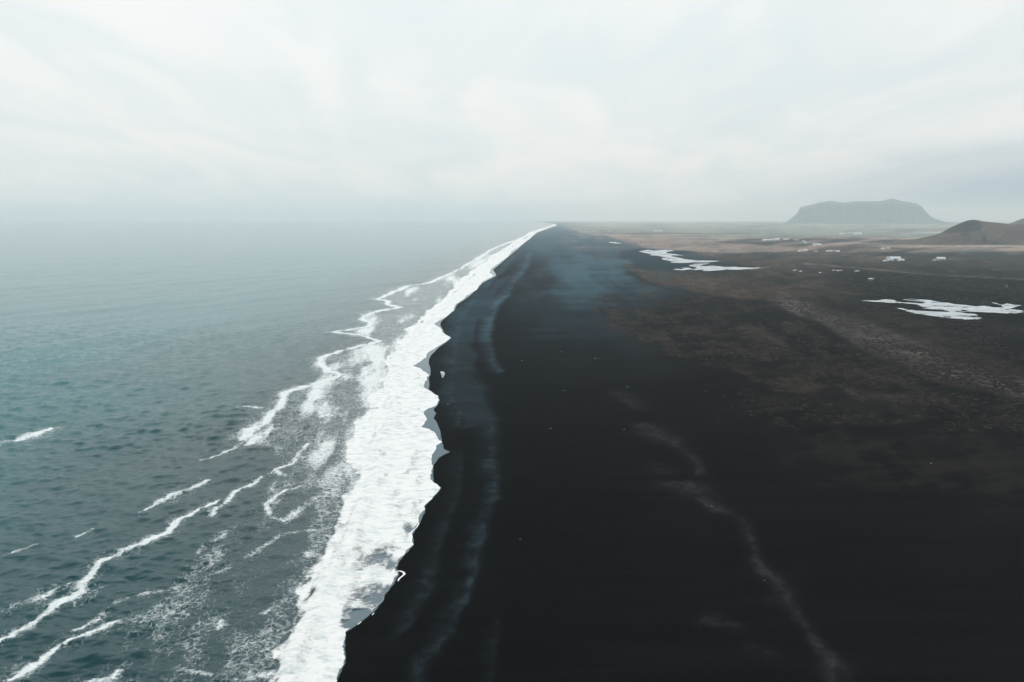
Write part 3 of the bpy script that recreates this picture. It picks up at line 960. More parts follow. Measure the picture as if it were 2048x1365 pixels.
# ------------------------------------------------------------------ grass tussocks standing on the plain
def build_tussocks():
    Yr, tcol, cover = COVER
    r = np.random.default_rng(77)
    n = 90000
    v = r.uniform(505, 900, n)
    Y = CAM_H * FOC / (v - EYE_V)
    X = Y * r.uniform(0.08, 0.80, n)
    ri = np.clip(np.searchsorted(Yr, Y), 0, len(Yr) - 1)
    ci = np.clip(np.searchsorted(tcol, X / Y), 0, len(tcol) - 1)
    cv = cover[ri, ci]
    pn = fbm(X / 40, Y / 60, 4, 181)
    keep = r.random(n) < np.clip(cv, 0, 1) ** 1.3 * sstep(pn, 0.30, 0.62)
    for g in POND_POLYS:
        keep &= ~in_poly(X, Y, g)
    X, Y = X[keep][:13000], Y[keep][:13000]
    n = len(X)
    Z0 = land_z(X, Y)
    k = 6
    size = (0.4 + 1.0 * r.random(n)) * (0.7 + Y / 1100.0)
    hgt = 0.30 + 0.45 * r.random(n)
    ang = r.uniform(-0.9, -0.1, n)
    co = np.zeros((n, 2 * k + 1, 3))
    for i in range(k):
        a = 2 * math.pi * i / k
        for ring, (rad, zz) in enumerate(((1.0, -0.08), (0.6, 0.75))):
            rr = rad * (0.75 + 0.5 * r.random(n))
            lx, ly = rr * math.cos(a) * size * 1.5, rr * math.sin(a) * size * 0.8
            co[:, ring * k + i, 0] = X + lx * np.cos(ang) - ly * np.sin(ang)
            co[:, ring * k + i, 1] = Y + lx * np.sin(ang) + ly * np.cos(ang)
            co[:, ring * k + i, 2] = Z0 + zz * hgt * (0.7 + 0.6 * r.random(n) if ring else 1.0)
    co[:, 2 * k, 0] = X
    co[:, 2 * k, 1] = Y
    co[:, 2 * k, 2] = Z0 + hgt
    tri = []
    for i in range(k):
        j = (i + 1) % k
        tri += [(i, j, k + j), (i, k + j, k + i), (k + i, k + j, 2 * k)]
    tri = np.array(tri)
    F = (tri[None] + (np.arange(n) * (2 * k + 1))[:, None, None]).reshape(-1, 3)
    me = bpy.data.meshes.new('tussock_grass')
    V = co.reshape(-1, 3)
    me.vertices.add(len(V))
    me.vertices.foreach_set('co', V.astype(np.float32).ravel())
    me.loops.add(len(F) * 3)
    me.loops.foreach_set('vertex_index', F.astype(np.int32).ravel())
    me.polygons.add(len(F))
    me.polygons.foreach_set('loop_start', np.arange(0, len(F) * 3, 3, dtype=np.int32))
    me.update(calc_edges=True)
    tone = r.random(n) ** 2.2
    far = sstep(Y, 500, 1500)
    lo = np.array([0.014, 0.012, 0.011])
    hi = np.array([0.058, 0.048, 0.042])
    rgb = lo + (hi - lo) * tone[:, None] * (0.55 + 0.6 * far[:, None])
    c = np.ones((n, 2 * k + 1, 4), dtype=np.float32)
    c[:, :, :3] = rgb[:, None, :]
    a = me.attributes.new('tint', 'FLOAT_COLOR', 'POINT')
    a.data.foreach_set('color', c.ravel())
    m, t, o = new_mat('tussock_grass')
    b = t.n('ShaderNodeBsdfDiffuse')
    pos = t.n('ShaderNodeTexCoord').outputs['Object']
    nn = t.noise(pos, 1.2, 3.0, 0.6)
    sc_ = t.n('ShaderNodeVectorMath', operation='SCALE')
    t.link(t.attr('tint').outputs['Color'], sc_.inputs[0])
    t.link(t.lin(nn, 0.3, 0.7, 0.6, 1.4), sc_.inputs['Scale'])
    t.link(sc_.outputs[0], b.inputs['Color'])
    t.link(b.outputs[0], o.inputs['Surface'])
    link('tussock_grass', me, m, kind='stuff', label='dry brown grass tussocks scattered over the dark plain', category='grass')


build_tussocks()


# ------------------------------------------------------------------ ponds
def water_mat(name, body, rough=0.06, broken=False):
    m, t, o = new_mat(name)
    pos = t.n('ShaderNodeTexCoord').outputs['Object']
    b = t.n('ShaderNodeBsdfPrincipled')
    n = t.noise(t.mapping(pos, scale=(0.02, 0.05, 1)), 1.0, 4.0)
    t.link(t.mix(t.smooth(n, 0.32, 0.62), tuple(c * 0.55 for c in body) + (1,), tuple(min(1, c * 1.25) for c in body) + (1,)), b.inputs['Base Color'])
    b.inputs['Roughness'].default_value = rough
    b.inputs['IOR'].default_value = 1.34
    if broken:        # mud bars and tussocks break through the sheet
        h = t.noise(t.mapping(pos, rot=(0, 0, math.radians(-10)), scale=(0.035, 0.05, 1)), 1.0, 5.0, 0.62, 0.6)
        ms = t.n('ShaderNodeMixShader')
        t.link(t.smooth(h, 0.55, 0.61), ms.inputs[0])
        t.link(b.outputs[0], ms.inputs[1])
        t.link(t.n('ShaderNodeBsdfTransparent').outputs[0], ms.inputs[2])
        t.link(ms.outputs[0], o.inputs['Surface'])
    else:
        t.link(b.outputs[0], o.inputs['Surface'])
    return m


POND_PALE = water_mat('pale_pond', (0.30, 0.36, 0.40), 0.12, True)  # pale blue-grey body colour under a gloss, broken by gaps
POOL_PALE = water_mat('pale_pool', (0.30, 0.36, 0.40), 0.12)  # same pale body colour without gaps


def pond(name, pts, mat, jitter=1.0, sub=6, z=2.0):
    g = gpts(pts, z)
    P = []
    n = len(g)
    for i in range(n):
        a, b = g[i], g[(i + 1) % n]
        L = np.linalg.norm(b - a)
        nrm = np.array([-(b - a)[1], (b - a)[0]]) / max(L, 1e-6)
        for k in range(sub):
            q = a + (b - a) * k / sub
            j = (fbm(np.array([q[0] / 6.0]), np.array([q[1] / 6.0]), 3, 141)[0] - 0.5) * jitter * (0.0 if k == 0 else 1.0)
            P.append(q + nrm * j)
    cx, cyy = g.mean(axis=0)
    zz = max(float(land_z(np.array([p[0]]), np.array([p[1]]))[0]) for p in P[::5]) + 0.05
    vec = [Vector((p[0], p[1], 0)) for p in P]
    tris = tessellate_polygon([vec])
    me = bpy.data.meshes.new(name)
    vs_ = [(v.x, v.y, zz) for v in vec]
    me.from_pydata(vs_, [], [t for t in tris])
    bm = bmesh.new()
    bm.from_mesh(me)
    for f in bm.faces:
        if f.normal.z < 0:
            f.normal_flip()
    bm.to_mesh(me)
    bm.free()
    return link(name, me, mat, kind='structure')


pond('pond', POND_A, POND_PALE, 3.0)
pond('pond', POND_B, POND_PALE, 6.0)
pond('pond', POND_C, POND_PALE, 6.0)
pond('pond', POND_D, POND_PALE, 4.0)
pond('pond', POND_F, POND_PALE, 6.0)
pond('tide_pool', TIDE_POOL, POOL_PALE, 0.3, 4, 1.2)
for (u, v, du) in [(1714, 543, 7), (1741, 557.5, 7), (1678, 541.8, 8), (1601, 543, 4), (1640, 546, 3), (1590, 541, 7), (1667, 541, 3)]:
    pond('puddle', [(u - du, v), (u - du * 0.3, v - 0.8), (u + du * 0.5, v - 0.9), (u + du, v - 0.2), (u + du * 0.4, v + 0.5), (u - du * 0.4, v + 0.7)], POOL_PALE, 2.0, 4)


# ------------------------------------------------------------------ mesa and hills
def profile(pts, Yd):
    """skyline as world (x, z) at depth Yd"""
    xs, zs = [], []
    for u, v in pts:
        a, b = (u - 1024) / FOC, (v - 682.5) / FOC
        dx, dy, dzz = a, CP - b * SP, -SP - b * CP
        k = Yd / dy
        xs.append(dx * k)
        zs.append(CAM_H + dzz * k)
    return np.array(xs), np.array(zs)


def hill_mat(name, rock_bump, rough_scale):
    m, t, o = new_mat(name)
    pos = t.n('ShaderNodeTexCoord').outputs['Object']
    tint = t.attr('tint').outputs['Color']
    n = t.noise(pos, rough_scale, 6.0, 0.65)
    sc_ = t.n('ShaderNodeVectorMath', operation='SCALE')
    t.link(tint, sc_.inputs[0])
    t.link(t.lin(n, 0.3, 0.7, 0.55, 1.45), sc_.inputs['Scale'])
    b = t.n('ShaderNodeBsdfPrincipled')
    t.link(sc_.outputs[0], b.inputs['Base Color'])
    b.inputs['Roughness'].default_value = 0.9
    b.inputs['Specular IOR Level'].default_value = 0.1
    bp = t.n('ShaderNodeBump')
    bp.inputs['Distance'].default_value = rock_bump
    t.link(n, bp.inputs['Height'])
    t.link(bp.outputs[0], b.inputs['Normal'])
    t.link(b.outputs[0], o.inputs['Surface'])
    return m


def build_mesa():
    Yd = 14000.0
    pts = [(1540, 449.5), (1560, 447.5), (1572, 444.5), (1584, 435.5), (1596, 425.5), (1599, 417), (1603, 414.5), (1616, 411.5), (1628, 409), (1640, 405.5), (1650, 403.5), (1663, 402.3), (1674, 404), (1682, 405.3),
           (1700, 404.2), (1719, 403), (1740, 403.4), (1762, 402.5), (1773, 400), (1784, 397.5), (1794, 400.5), (1805, 403), (1820, 405), (1832, 407), (1840, 411), (1846, 416), (1850, 421), (1856, 428), (1862, 433), (1870, 438), (1890, 443.5), (1930, 449.5)]
    px, pz = profile(pts, Yd)
    gz = curv(px, Yd)
    hh = np.maximum(pz - gz, 0)
    xs = np.linspace(px[0], px[-1], 420)
    H = np.interp(xs, px, hh)
    ys = np.linspace(-1250, 1450, 130)
    X, YY = np.meshgrid(xs, ys)
    Hh = np.repeat(H[None, :], len(ys), axis=0)
    gul = fbm(X / 95, YY / 650, 4, 151)
    gul2 = fbm(X / 240, YY / 900, 3, 153)
    # distance in from the foot of the slope, front and back
    tin = np.minimum((YY + 1250 + (gul - 0.5) * 170 + (gul2 - 0.5) * 340) / 1250, (1450 - YY) / 1320)
    prof = np.interp(tin, [0, 0.12, 0.42, 0.52, 0.62, 0.95, 1.5], [0, 0.08, 0.50, 0.84, 0.90, 1.0, 1.0])
    Z = Hh * prof + (fbm(X / 80, YY / 80, 4, 157) - 0.5) * 20 * sstep(Hh, 20, 90)
    Z = np.minimum(Z, Hh * 1.01)
    Yw = Yd + YY
    xc = 0.5 * (px[0] + px[-1])
    X = xc + (X - xc) * (1 + 0.10 * np.minimum(YY, 0) / 1250) + YY * (xc / Yd)
    slope = np.abs(np.gradient(Z, axis=0)) / (ys[1] - ys[0])
    cl = sstep(slope + 0.25 * (gul - 0.5), 0.38, 0.75)[..., None]
    grass = np.array([0.018, 0.046, 0.062])
    rock = np.array([0.008, 0.020, 0.030])
    rgb = grass * (1 - cl) + rock * cl
    scree = (sstep(gul, 0.55, 0.7) * sstep(0.45 - tin, 0, 0.2))[..., None]
    rgb = rgb * (1 - 0.5 * scree) + 0.5 * scree * np.array([0.07, 0.075, 0.075])
    me, used = grid_mesh('mesa', X, Yw, Z + curv(X, Yw) - 2)
    set_color(me, used, 'tint', rgb)
    link('mesa', me, hill_mat('mesa', 40.0, 0.008), kind='structure')


build_mesa()


def build_hill(name, Yd, pts, front, back, masks, grass, seed):
    px, pz = profile(pts, Yd)
    gz = curv(px, Yd)
    hh = np.maximum(pz - gz, 0)
    xs = np.linspace(px[0], px[-1], 300)
    H = np.interp(xs, px, hh)
    H = np.convolve(np.pad(H, 2, mode='edge'), np.ones(5) / 5, mode='valid')
    ys = np.linspace(-front, back, 110)
    X, YY = np.meshgrid(xs, ys)
    Hh = np.repeat(H[None, :], len(ys), axis=0)
    warp = (fbm(X / 120, YY / 120, 3, seed) - 0.5) * 0.35
    tf = np.clip(1 + YY / front + warp * (YY < 0), 0, 1)
    tb = np.clip(1 - YY / back, 0, 1)
    tt = np.where(YY < 0, tf, tb)
    prof = np.interp(tt, [0, 0.2, 0.55, 0.85, 1.0], [0, 0.10, 0.52, 0.92, 1.0])
    Z = Hh * prof
    Z = Z + (fbm(X / 24, YY / 34, 5, seed + 3, 0.6) - 0.5) * 11.0 * sstep(Z, 3, 20) * (1 - 0.85 * sstep(tt, 0.85, 1))
    Yw = Yd + YY
    Xs = X + YY * (np.interp(0.5, [0, 1], [px[0], px[-1]]) / Yd)
    n = fbm(X / 30, YY / 30, 4, seed + 5)
    n2 = fbm(X / 90, YY / 90, 4, seed + 7)
    rgb = np.array(grass)[None, None, :] * (0.6 + 0.8 * n2[..., None])
    ZZ = CAM_H + (Z + curv(X, Yw) - CAM_H) * Yd / Yw + (n - 0.5) * 5
    XX = Xs * Yd / Yw + (n2 - 0.5) * 12
    for mp, c, k in masks:
        qx, qz = profile(mp, Yd)
        ins = in_poly(XX, ZZ, np.stack([qx, qz], axis=1))
        d, _, _ = poly_dist(XX, ZZ, np.stack([np.append(qx, qx[0]), np.append(qz, qz[0])], axis=1))
        mk = (k * sstep(np.where(ins, d, -d), -2.0, 2.0) * (YY < front * 0.15))[..., None]
        rgb = rgb * (1 - mk) + mk * np.array(c) * (0.6 + 0.8 * n[..., None])
    me, used = grid_mesh(name, Xs, Yw, Z + curv(X, Yw) + 1.2 * (Hh > 0.5) - 1.2)
    set_color(me, used, 'tint', rgb)
    link(name, me, hill_mat(name, 6.0, 0.05), kind='structure')


z5 = lambda P: [(1840 + x / 9.846, 420 + y / 9.846) for x, y in P]
build_hill('hill', 3250.0,
           [(1770, 486), (1800, 482), (1826, 479), (1850, 475), (1874, 469), (1888, 464), (1895, 458), (1905, 453.5), (1920, 447.5), (1936, 441), (1950, 439.6), (1958, 441.5), (1970, 443.5), (2000, 446.5),
            (2025, 449), (2048, 449), (2090, 446), (2150, 447), (2250, 458), (2340, 474), (2420, 486)],
           330, 420,
           [(z5([(430, 470), (540, 385), (960, 190), (1110, 190), (1210, 300), (1190, 400), (1000, 430), (920, 515), (790, 515), (790, 455), (650, 460)]), (0.010, 0.013, 0.017), 0.96),
            (z5([(1240, 460), (1310, 540), (1300, 610), (1420, 615), (1560, 640), (1800, 680), (1560, 705), (1420, 700), (1390, 640), (1300, 640), (1250, 680), (1215, 640), (1230, 540)]), (0.010, 0.014, 0.016), 0.95),
            (z5([(1410, 460), (1700, 500), (2000, 560), (2000, 575), (1700, 530), (1420, 475)]), (0.04, 0.036, 0.034), 0.7),
            (z5([(1030, 440), (1150, 460), (1200, 520), (1150, 540), (1080, 490)]), (0.05, 0.055, 0.055), 0.6)],
           (0.068, 0.051, 0.041), 161)
build_hill('hill', 4700.0,
           [(1990, 453), (2014, 449.5), (2024, 446), (2037, 440.5), (2050, 436.5), (2080, 432), (2140, 431), (2220, 438), (2320, 452)],
           380, 400, [(z5([(1930, 290), (1960, 200), (2060, 160), (2060, 260), (1990, 300)]), (0.04, 0.045, 0.05), 0.7)], (0.105, 0.095, 0.072), 171)


# ------------------------------------------------------------------ farm buildings
def paint(name, rgb, rough=0.6, var=0.12):
    m, t, o = new_mat(name)
    pos = t.n('ShaderNodeTexCoord').outputs['Object']
    n = t.noise(pos, 0.7, 4.0, 0.6)
    b = t.n('ShaderNodeBsdfPrincipled')
    lo = tuple(c * (1 - var) for c in rgb) + (1,)
    hi = tuple(min(1.0, c * (1 + var)) for c in rgb) + (1,)
    t.link(t.mix(n, lo, hi), b.inputs['Base Color'])
    b.inputs['Roughness'].default_value = rough
    t.link(b.outputs[0], o.inputs['Surface'])
    return m


PW = paint('white_render', (0.58, 0.60, 0.61))
PC = paint('cream_render', (0.36, 0.35, 0.34))
PS = paint('pale_steel_roof', (0.50, 0.56, 0.61), 0.4)
PB = paint('blue_grey_roof', (0.42, 0.52, 0.56), 0.45)
PG = paint('grey_roof', (0.36, 0.37, 0.38), 0.5)
PD = paint('dark_opening', (0.02, 0.022, 0.025), 0.3)
PR = paint('rust_roof', (0.30, 0.22, 0.20), 0.6)
_cache = {}


def box_mesh(name, x0, x1, y0, y1, z0, z1):
    v = [(x0, y0, z0), (x1, y0, z0), (x1, y1, z0), (x0, y1, z0), (x0, y0, z1), (x1, y0, z1), (x1, y1, z1), (x0, y1, z1)]
    f = [(0, 3, 2, 1), (4, 5, 6, 7), (0, 1, 5, 4), (1, 2, 6, 5), (2, 3, 7, 6), (3, 0, 4, 7)]
    me = bpy.data.meshes.new(name)
    me.from_pydata(v, [], f)
    return me


def house(u, v, wpx, label, wall=PW, roof=PS, group='farm buildings scattered over the plain', cat='barn', rot=0.0, hpx=None, dep=0.5, name='barn', z=2.0):
    gx, gy = ground(u, v, z)
    dist = math.hypot(gx, gy)
    w_ = wpx * dist / FOC
    hw = (hpx if hpx else max(2.2, wpx * 0.26)) * dist / FOC
    eave = min(max(hw * 0.58, 2.6), 7.5)
    ridge = min(max(hw, eave + 1.6), eave + 5.5)
    d_ = max(7.0, min(w_ * dep, 22.0))
    e = bpy.data.objects.new(name, None)
    col.objects.link(e)
    e.location = (gx, gy + d_ / 2, float(land_z(np.array([gx]), np.array([gy + d_ / 2]))[0]) - 0.15)
    e.rotation_euler = (0, 0, rot)
    e.empty_display_size = 2
    e['label'] = label
    e['category'] = cat
    if group:
        e['group'] = group
    x, y = w_ / 2, d_ / 2
    # walls with gable ends
    vv = [(-x, -y, 0), (x, -y, 0), (x, y, 0), (-x, y, 0), (-x, -y, eave), (x, -y, eave), (x, y, eave), (-x, y, eave), (-x, 0, ridge), (x, 0, ridge)]
    ff = [(0, 1, 5, 4), (1, 2, 6, 9, 5), (2, 3, 7, 6), (3, 0, 4, 8, 7), (0, 3, 2, 1)]
    me = bpy.data.meshes.new('wall')
    me.from_pydata(vv, [], ff)
    link('wall', me, wall, e)
    # roof slabs with overhang and thickness
    ov, th = 0.45, 0.18
    k = (ridge - eave) / y
    xo, yo = x + ov, y + ov
    ze = eave - k * ov + 0.04
    zr = ridge + 0.04
    vv = [(-xo, -yo, ze), (xo, -yo, ze), (xo, 0, zr), (-xo, 0, zr), (-xo, yo, ze), (xo, yo, ze)]
    vv += [(a, b, c + th) for a, b, c in vv]
    ff = [(0, 3, 2, 1), (3, 4, 5, 2), (6, 7, 8, 9), (9, 8, 11, 10), (0, 1, 7, 6), (4, 10, 11, 5), (0, 6, 9, 3), (3, 9, 10, 4), (1, 2, 8, 7), (2, 5, 11, 8)]
    me = bpy.data.meshes.new('roof')
    me.from_pydata(vv, [], ff)
    rf = link('roof', me, roof, e)
    if cat == 'house':
        ch = box_mesh('chimney', x * 0.35, x * 0.35 + 0.7, -0.35, 0.35, ridge - 0.5, ridge + 1.1)
        link('chimney', ch, wall, rf)
    # openings on the front
    nwin = max(1, int(w_ // 7))
    dw = min(3.0, w_ * 0.18) if cat != 'house' else 1.1
    dh = min(eave * 0.8, 3.4 if cat != 'house' else 2.1)
    link('door', box_mesh('door', -dw / 2, dw / 2, -y - 0.05, -y + 0.05, 0, dh), PD, e)
    for i in range(nwin):
        cx = -x + (i + 0.5) * w_ / nwin
        if abs(cx) < dw / 2 + 0.9:
            continue
        link('window', box_mesh('window', cx - 0.6, cx + 0.6, -y - 0.04, -y + 0.05, eave * 0.38, eave * 0.38 + 1.1), PD, e)
    return e


house(1781, 523, 9, 'large pale blue-roofed barn of the nearest farm, left wing', PW, PS, cat='barn', rot=0.05, hpx=5)
house(1792, 522.3, 18, 'largest barn with long pale roof in the nearest farm on the plain', PG, PS, cat='barn', rot=-0.08, hpx=7, dep=0.6)
house(1803, 523.5, 10, 'low pale shed at the right end of the nearest large farm', PW, PS, cat='shed', rot=-0.1, hpx=4, name='shed')
house(1778, 519, 7, 'small white house behind the left wing of the nearest farm', PW, PG, cat='house', rot=0.3, hpx=4.5, name='house', dep=0.8)
house(1770.6, 524.2, 4.2, 'tiny white hut just left of the nearest large farm', PW, PW, cat='hut', rot=0.1, hpx=2.2, name='hut', dep=0.8)
house(1883, 522.6, 14, 'lone white-roofed house right of the nearest large farm', PG, PW, cat='house', rot=-0.05, hpx=5.5, name='house', dep=0.5)
house(1869, 524, 3, 'tiny pale shed left of the lone white-roofed house', PC, PC, cat='shed', rot=0.1, hpx=1.7, name='shed', dep=0.8)
house(1766.5, 500.5, 5.5, 'left of two small white houses beside the low mound', PW, PW, cat='house', rot=0.1, hpx=2.6, name='house', dep=0.7)
house(1777, 500, 6, 'right of two small white houses beside the low mound', PW, PC, cat='house', rot=-0.2, hpx=3.2, name='house', dep=0.7)
house(1684.5, 469.5, 9, 'leftmost white barn of the far trio below the mesa', PW, PW, rot=0.0, hpx=2.4)
house(1700, 468.2, 8, 'greyish middle barn of the far trio below the mesa', PC, PS, rot=0.0, hpx=2.2)
house(1716, 469.6, 14, 'brightest, longest barn of the far trio below the mesa', PW, PW, rot=0.02, hpx=3.2)
house(1535, 482.5, 16, 'long white barn at the left end of the tan-field farm row', PW, PW, rot=0.02, hpx=3.2)
house(1544, 482.6, 6.5, 'short white barn touching the right end of the long left barn', PW, PS, rot=-0.1, hpx=3.6, dep=0.8)
house(1555, 481.6, 9, 'bright white house second along the tan-field farm row', PW, PW, cat='house', rot=0.08, hpx=4, name='house', dep=0.7)
house(1572.5, 480.8, 9.5, 'low white shed third along the tan-field farm row', PW, PW, cat='shed', rot=0.0, hpx=2.4, name='shed')
house(1593.5, 482, 9, 'dull cream shed fourth along the tan-field farm row', PC, PC, cat='shed', rot=0.0, hpx=2.0, name='shed')
house(1608, 484, 5, 'small grey shed at the right end of the tan-field farm row', PG, PB, cat='shed', rot=0.1, hpx=2.0, name='shed', dep=0.8)
house(1611.5, 488, 4.5, 'tiny pale house below the right end of the tan-field farm row', PC, PW, cat='house', rot=0.1, hpx=2.0, name='house', dep=0.8)
house(1634.5, 492, 13.5, 'long barn with pale blue-green roof standing alone on brown field', PW, PB, rot=0.02, hpx=3.4)
house(1642, 492.4, 5, 'small lean-to at the right end of the pale blue-green barn', PC, PB, cat='shed', rot=0.02, hpx=2.2, name='shed', dep=0.7)
house(1599.5, 504, 4.6, 'small white house left of the double-roofed farm on brown field', PW, PW, cat='house', rot=0.1, hpx=2.3, name='house', dep=0.8)
house(1607.5, 503.6, 6, 'left half of the double-roofed white farm on brown field', PW, PS, rot=0.15, hpx=3.0, dep=0.7)
house(1613, 503.2, 5.5, 'right half of the double-roofed white farm on brown field', PW, PW, rot=-0.2, hpx=3.6, dep=0.7)
house(1632.5, 504.8, 5, 'single pale hut between the two white farm groups', PC, PC, cat='hut', rot=0.0, hpx=1.8, name='hut', dep=0.7)
house(1655.5, 504, 4.6, 'leftmost white cottage of the row of four by the mound', PW, PW, cat='house', rot=0.1, hpx=2.4, name='house', dep=0.8)
house(1661.5, 504, 5, 'second white cottage of the row of four by the mound', PW, PS, cat='house', rot=0.0, hpx=2.6, name='house', dep=0.8)
house(1668.5, 503.8, 7, 'long cream cottage third in the row of four by the mound', PC, PC, cat='house', rot=0.05, hpx=2.4, name='house', dep=0.6)
house(1676.5, 504.4, 6.5, 'rightmost white cottage of the row of four by the mound', PW, PW, cat='house', rot=-0.1, hpx=2.8, name='house', dep=0.7)
house(1578.5, 459.6, 4, 'single distant white house in the green plain left of the mesa', PW, PW, cat='house', rot=0.0, hpx=2.0, name='house', dep=0.7)
house(1312, 463, 6, 'left of two faint white barns on the far green plain near the coast', PW, PW, rot=0.0, hpx=1.8)
house(1322, 462.8, 7, 'right of two faint white barns on the far green plain near the coast', PW, PW, rot=0.0, hpx=2.2)
house(1187, 462.8, 5, 'faint pale barn closest to the beach on the far plain', PW, PC, rot=0.0, hpx=1.6)
house(1219, 462.6, 9, 'long faint barn second from the beach on the far plain', PC, PC, rot=0.0, hpx=1.4)
house(1619.5, 449.5, 5, 'faint white farm at the left foot of the mesa', PW, PW, rot=0.0, hpx=1.2)
house(1636.5, 449.4, 6, 'faint white farm under the middle left of the mesa', PW, PW, rot=0.0, hpx=1.2)


# pale twin posts standing on the dark field
def twin_posts(u, v):
    gx, gy = ground(u, v, 2)
    e = bpy.data.objects.new('post_frame', None)
    col.objects.link(e)
    e.location = (gx, gy, float(land_z(np.array([gx]), np.array([gy]))[0]))
    e['label'] = 'pair of short pale posts on the dark field at the right edge'
    e['category'] = 'posts'
    for x, h, r in ((-1.5, 4.2, 0.16), (1.3, 5.4, 0.3)):
        bm = bmesh.new()
        bmesh.ops.create_cone(bm, segments=8, radius1=r, radius2=r * 0.8, depth=h, cap_ends=True)
        bmesh.ops.translate(bm, verts=bm.verts, vec=(x, 0, h / 2))
        me = bpy.data.meshes.new('post')
        bm.to_mesh(me)
        bm.free()
        link('post', me, PC, e)
    link('crossbar', box_mesh('crossbar', -1.7, 1.6, -0.08, 0.08, 3.4, 3.6), PG, e)


twin_posts(2012, 576)

# ------------------------------------------------------------------ driftwood and stones lying on the sand
WOOD = paint('bleached_wood', (0.24, 0.225, 0.21), 0.9, 0.25)


def log(u, v, length, rad, rot, label):
    gx, gy = ground(u, v, 1.8)
    bm = bmesh.new()
    n, seg = 7, 8
    r = random.Random(int(u * 7 + v))
    rings = []
    for i in range(n):
        f = i / (n - 1)
        rr = 0.75 * rad * (1.0 - 0.45 * f) * (1 + r.uniform(-0.15, 0.15))
        cx = (f - 0.5) * 0.75 * length
        cy_ = r.uniform(-0.05, 0.05) * length
        cz = rad * 0.8 + abs(f - 0.3) * 0.1 * length * r.random()
        rings.append([bm.verts.new((cx, cy_ + rr * math.cos(a), cz + rr * math.sin(a))) for a in [2 * math.pi * k / seg for k in range(seg)]])
    for a, b in zip(rings[:-1], rings[1:]):
        for k in range(seg):
            bm.faces.new((a[k], a[(k + 1) % seg], b[(k + 1) % seg], b[k]))
    bm.faces.new(rings[0][::-1])
    bm.faces.new(rings[-1])
    # a broken branch stub
    p = rings[2][2].co.copy()
    q = p + Vector((0.15 * length, 0.02, rad * 1.6))
    s1 = [bm.verts.new(p + Vector((rad * 0.4 * math.cos(a), rad * 0.4 * math.sin(a), 0))) for a in (0, 1.57, 3.14, 4.71)]
    s2 = [bm.verts.new(q + Vector((rad * 0.15 * math.cos(a), rad * 0.15 * math.sin(a), 0))) for a in (0, 1.57, 3.14, 4.71)]
    for k in range(4):
        bm.faces.new((s1[k], s1[(k + 1) % 4], s2[(k + 1) % 4], s2[k]))
    bm.faces.new(s2)
    bmesh.ops.recalc_face_normals(bm, faces=bm.faces)
    me = bpy.data.meshes.new('driftwood_log')
    bm.to_mesh(me)
    bm.free()
    o = link('driftwood_log', me, WOOD, label=label, category='driftwood', group='driftwood on the black sand')
    o.location = (gx, gy, float(land_z(np.array([gx]), np.array([gy]))[0]) - 0.05)
    o.rotation_euler = (0, 0, rot)


log(1101.6, 857.5, 2.0, 0.24, 0.1, 'bleached driftwood log lying alone mid-beach, the brightest fleck there')
log(1129, 782, 1.4, 0.26, 0.8, 'short pale driftwood piece at the edge of the blue-grey sand veil')
log(1248.6, 861, 1.2, 0.2, 0.3, 'small driftwood fleck left of the pale diagonal sand drift')
log(1191, 718, 2.4, 0.24, 0.1, 'driftwood log below the brown grass edge on blue-grey sand')
log(1044, 722, 2.0, 0.22, 0.2, 'driftwood piece right of the outer pale sand band')
log(1123, 705, 1.8, 0.2, 0.0, 'driftwood fleck in the middle of the blue-grey sand veil')
log(1255, 774.5, 1.6, 0.24, 0.4, 'driftwood above the small pale sand patch on the upper beach')
log(1041, 1077, 1.3, 0.13, 0.7, 'thin driftwood stick on black foreground sand right of the pale band')
log(1862, 928.5, 1.2, 0.26, 0.2, 'lone pale driftwood block on the dark right foreground')
log(1423.5, 1015, 0.8, 0.22, 0.4, 'small bright driftwood stub on the pale diagonal sand drift')
log(896, 806, 2.2, 0.16, -0.4, 'driftwood stick on wet black sand beside the foam tongue')
log(1529, 1163, 0.8, 0.1, 0.1, 'tiny driftwood twig on the lower pale sand drift')


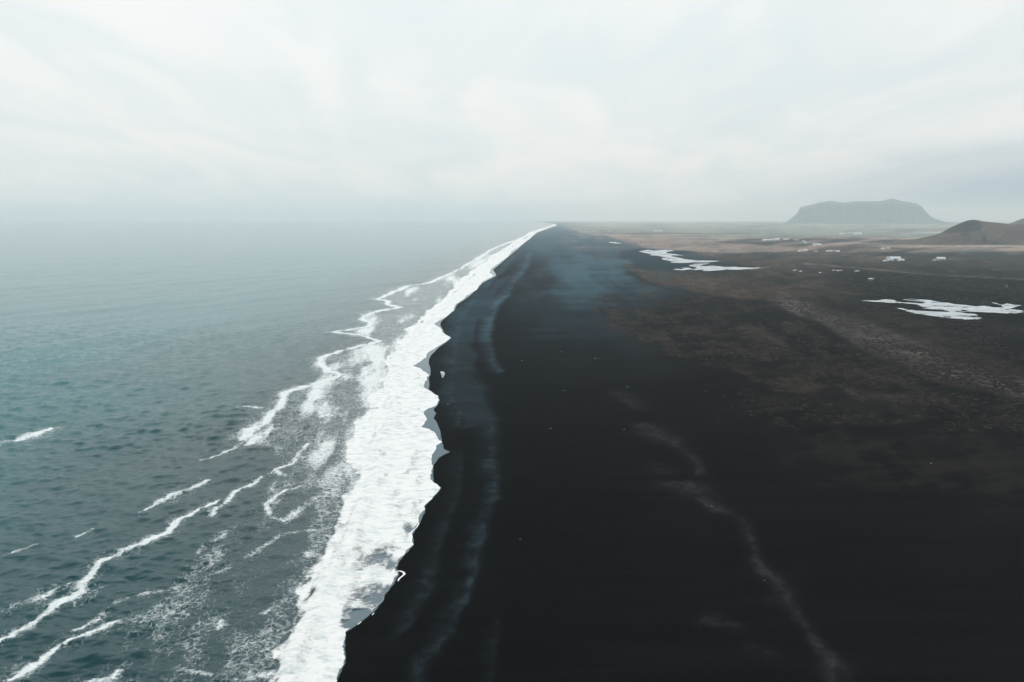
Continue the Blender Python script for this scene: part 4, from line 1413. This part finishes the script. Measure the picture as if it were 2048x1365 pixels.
# stranded ribbon of foam on the wet sand near the bottom
def foam_ribbon(pts, label):
    g = gpts([(u, v) for u, v, _ in pts], 0.5)
    n = 60
    cum = np.concatenate([[0], np.cumsum(np.linalg.norm(np.diff(g, axis=0), axis=1))])
    s = np.linspace(0, cum[-1], n)
    cx, cyy = np.interp(s, cum, g[:, 0]), np.interp(s, cum, g[:, 1])
    wd = np.interp(s, cum, [w_ * math.hypot(*q) / FOC for (_, _, w_), q in zip(pts, g)])
    wd = wd * (0.5 + 1.0 * fbm(s / 0.9, s * 0 + 2.2, 3, 91))
    tx, ty = np.gradient(cx), np.gradient(cyy)
    L = np.hypot(tx, ty)
    nx, ny = -ty / L, tx / L
    X = np.stack([cx - nx * wd / 2, cx, cx + nx * wd / 2], axis=1)
    Y = np.stack([cyy - ny * wd / 2, cyy, cyy + ny * wd / 2], axis=1)
    Z = np.maximum(land_z(X, Y), 0.06) + np.array([0.02, 0.09, 0.02])[None, :]
    me, _ = grid_mesh('foam_ribbon', X, Y, Z)
    link('foam_ribbon', me, FOAMR, kind='stuff', label=label, category='foam')


FOAMR = paint('stranded_foam', (0.82, 0.83, 0.83), 0.9, 0.08)
foam_ribbon([(792, 1143, 3), (800, 1142, 3), (807, 1145, 4), (809, 1149, 5), (803, 1154, 4), (798, 1158, 3), (796, 1163, 2)], 'curled ribbon of foam stranded on wet sand beyond the swash')
foam_ribbon([(838, 1046, 2.2), (834, 1054, 2), (828, 1059, 2), (822, 1066, 2.6), (824, 1074, 2), (822, 1082, 2.4), (826, 1091, 2)], 'thin looping foam line at the swash edge above the curled ribbon')
foam_ribbon([(748, 1226, 2.5), (744, 1230, 2.5)], 'short foam dash stranded beside the draining swash')
foam_ribbon([(722, 1243, 2.5), (715, 1248, 2.5)], 'lower short foam dash stranded beside the draining swash')


# ------------------------------------------------------------------ haze: one even box of sea air round everything
def build_haze():
    me = box_mesh('haze', -70000, 70000, -4000, 60000, -420, 475)
    m, t, o = new_mat('haze')
    pv = t.n('ShaderNodeVolumePrincipled')
    pv.inputs['Color'].default_value = (0.80, 0.945, 1.0, 1)
    pv.inputs['Absorption Color'].default_value = (0.35, 0.35, 0.35, 1)
    pv.inputs['Density'].default_value = 8.4e-5
    pv.inputs['Anisotropy'].default_value = 0.6
    t.link(pv.outputs[0], o.inputs['Volume'])
    link('haze', me, m, kind='stuff', label='even pale sea haze over beach and plain', category='haze')


build_haze()
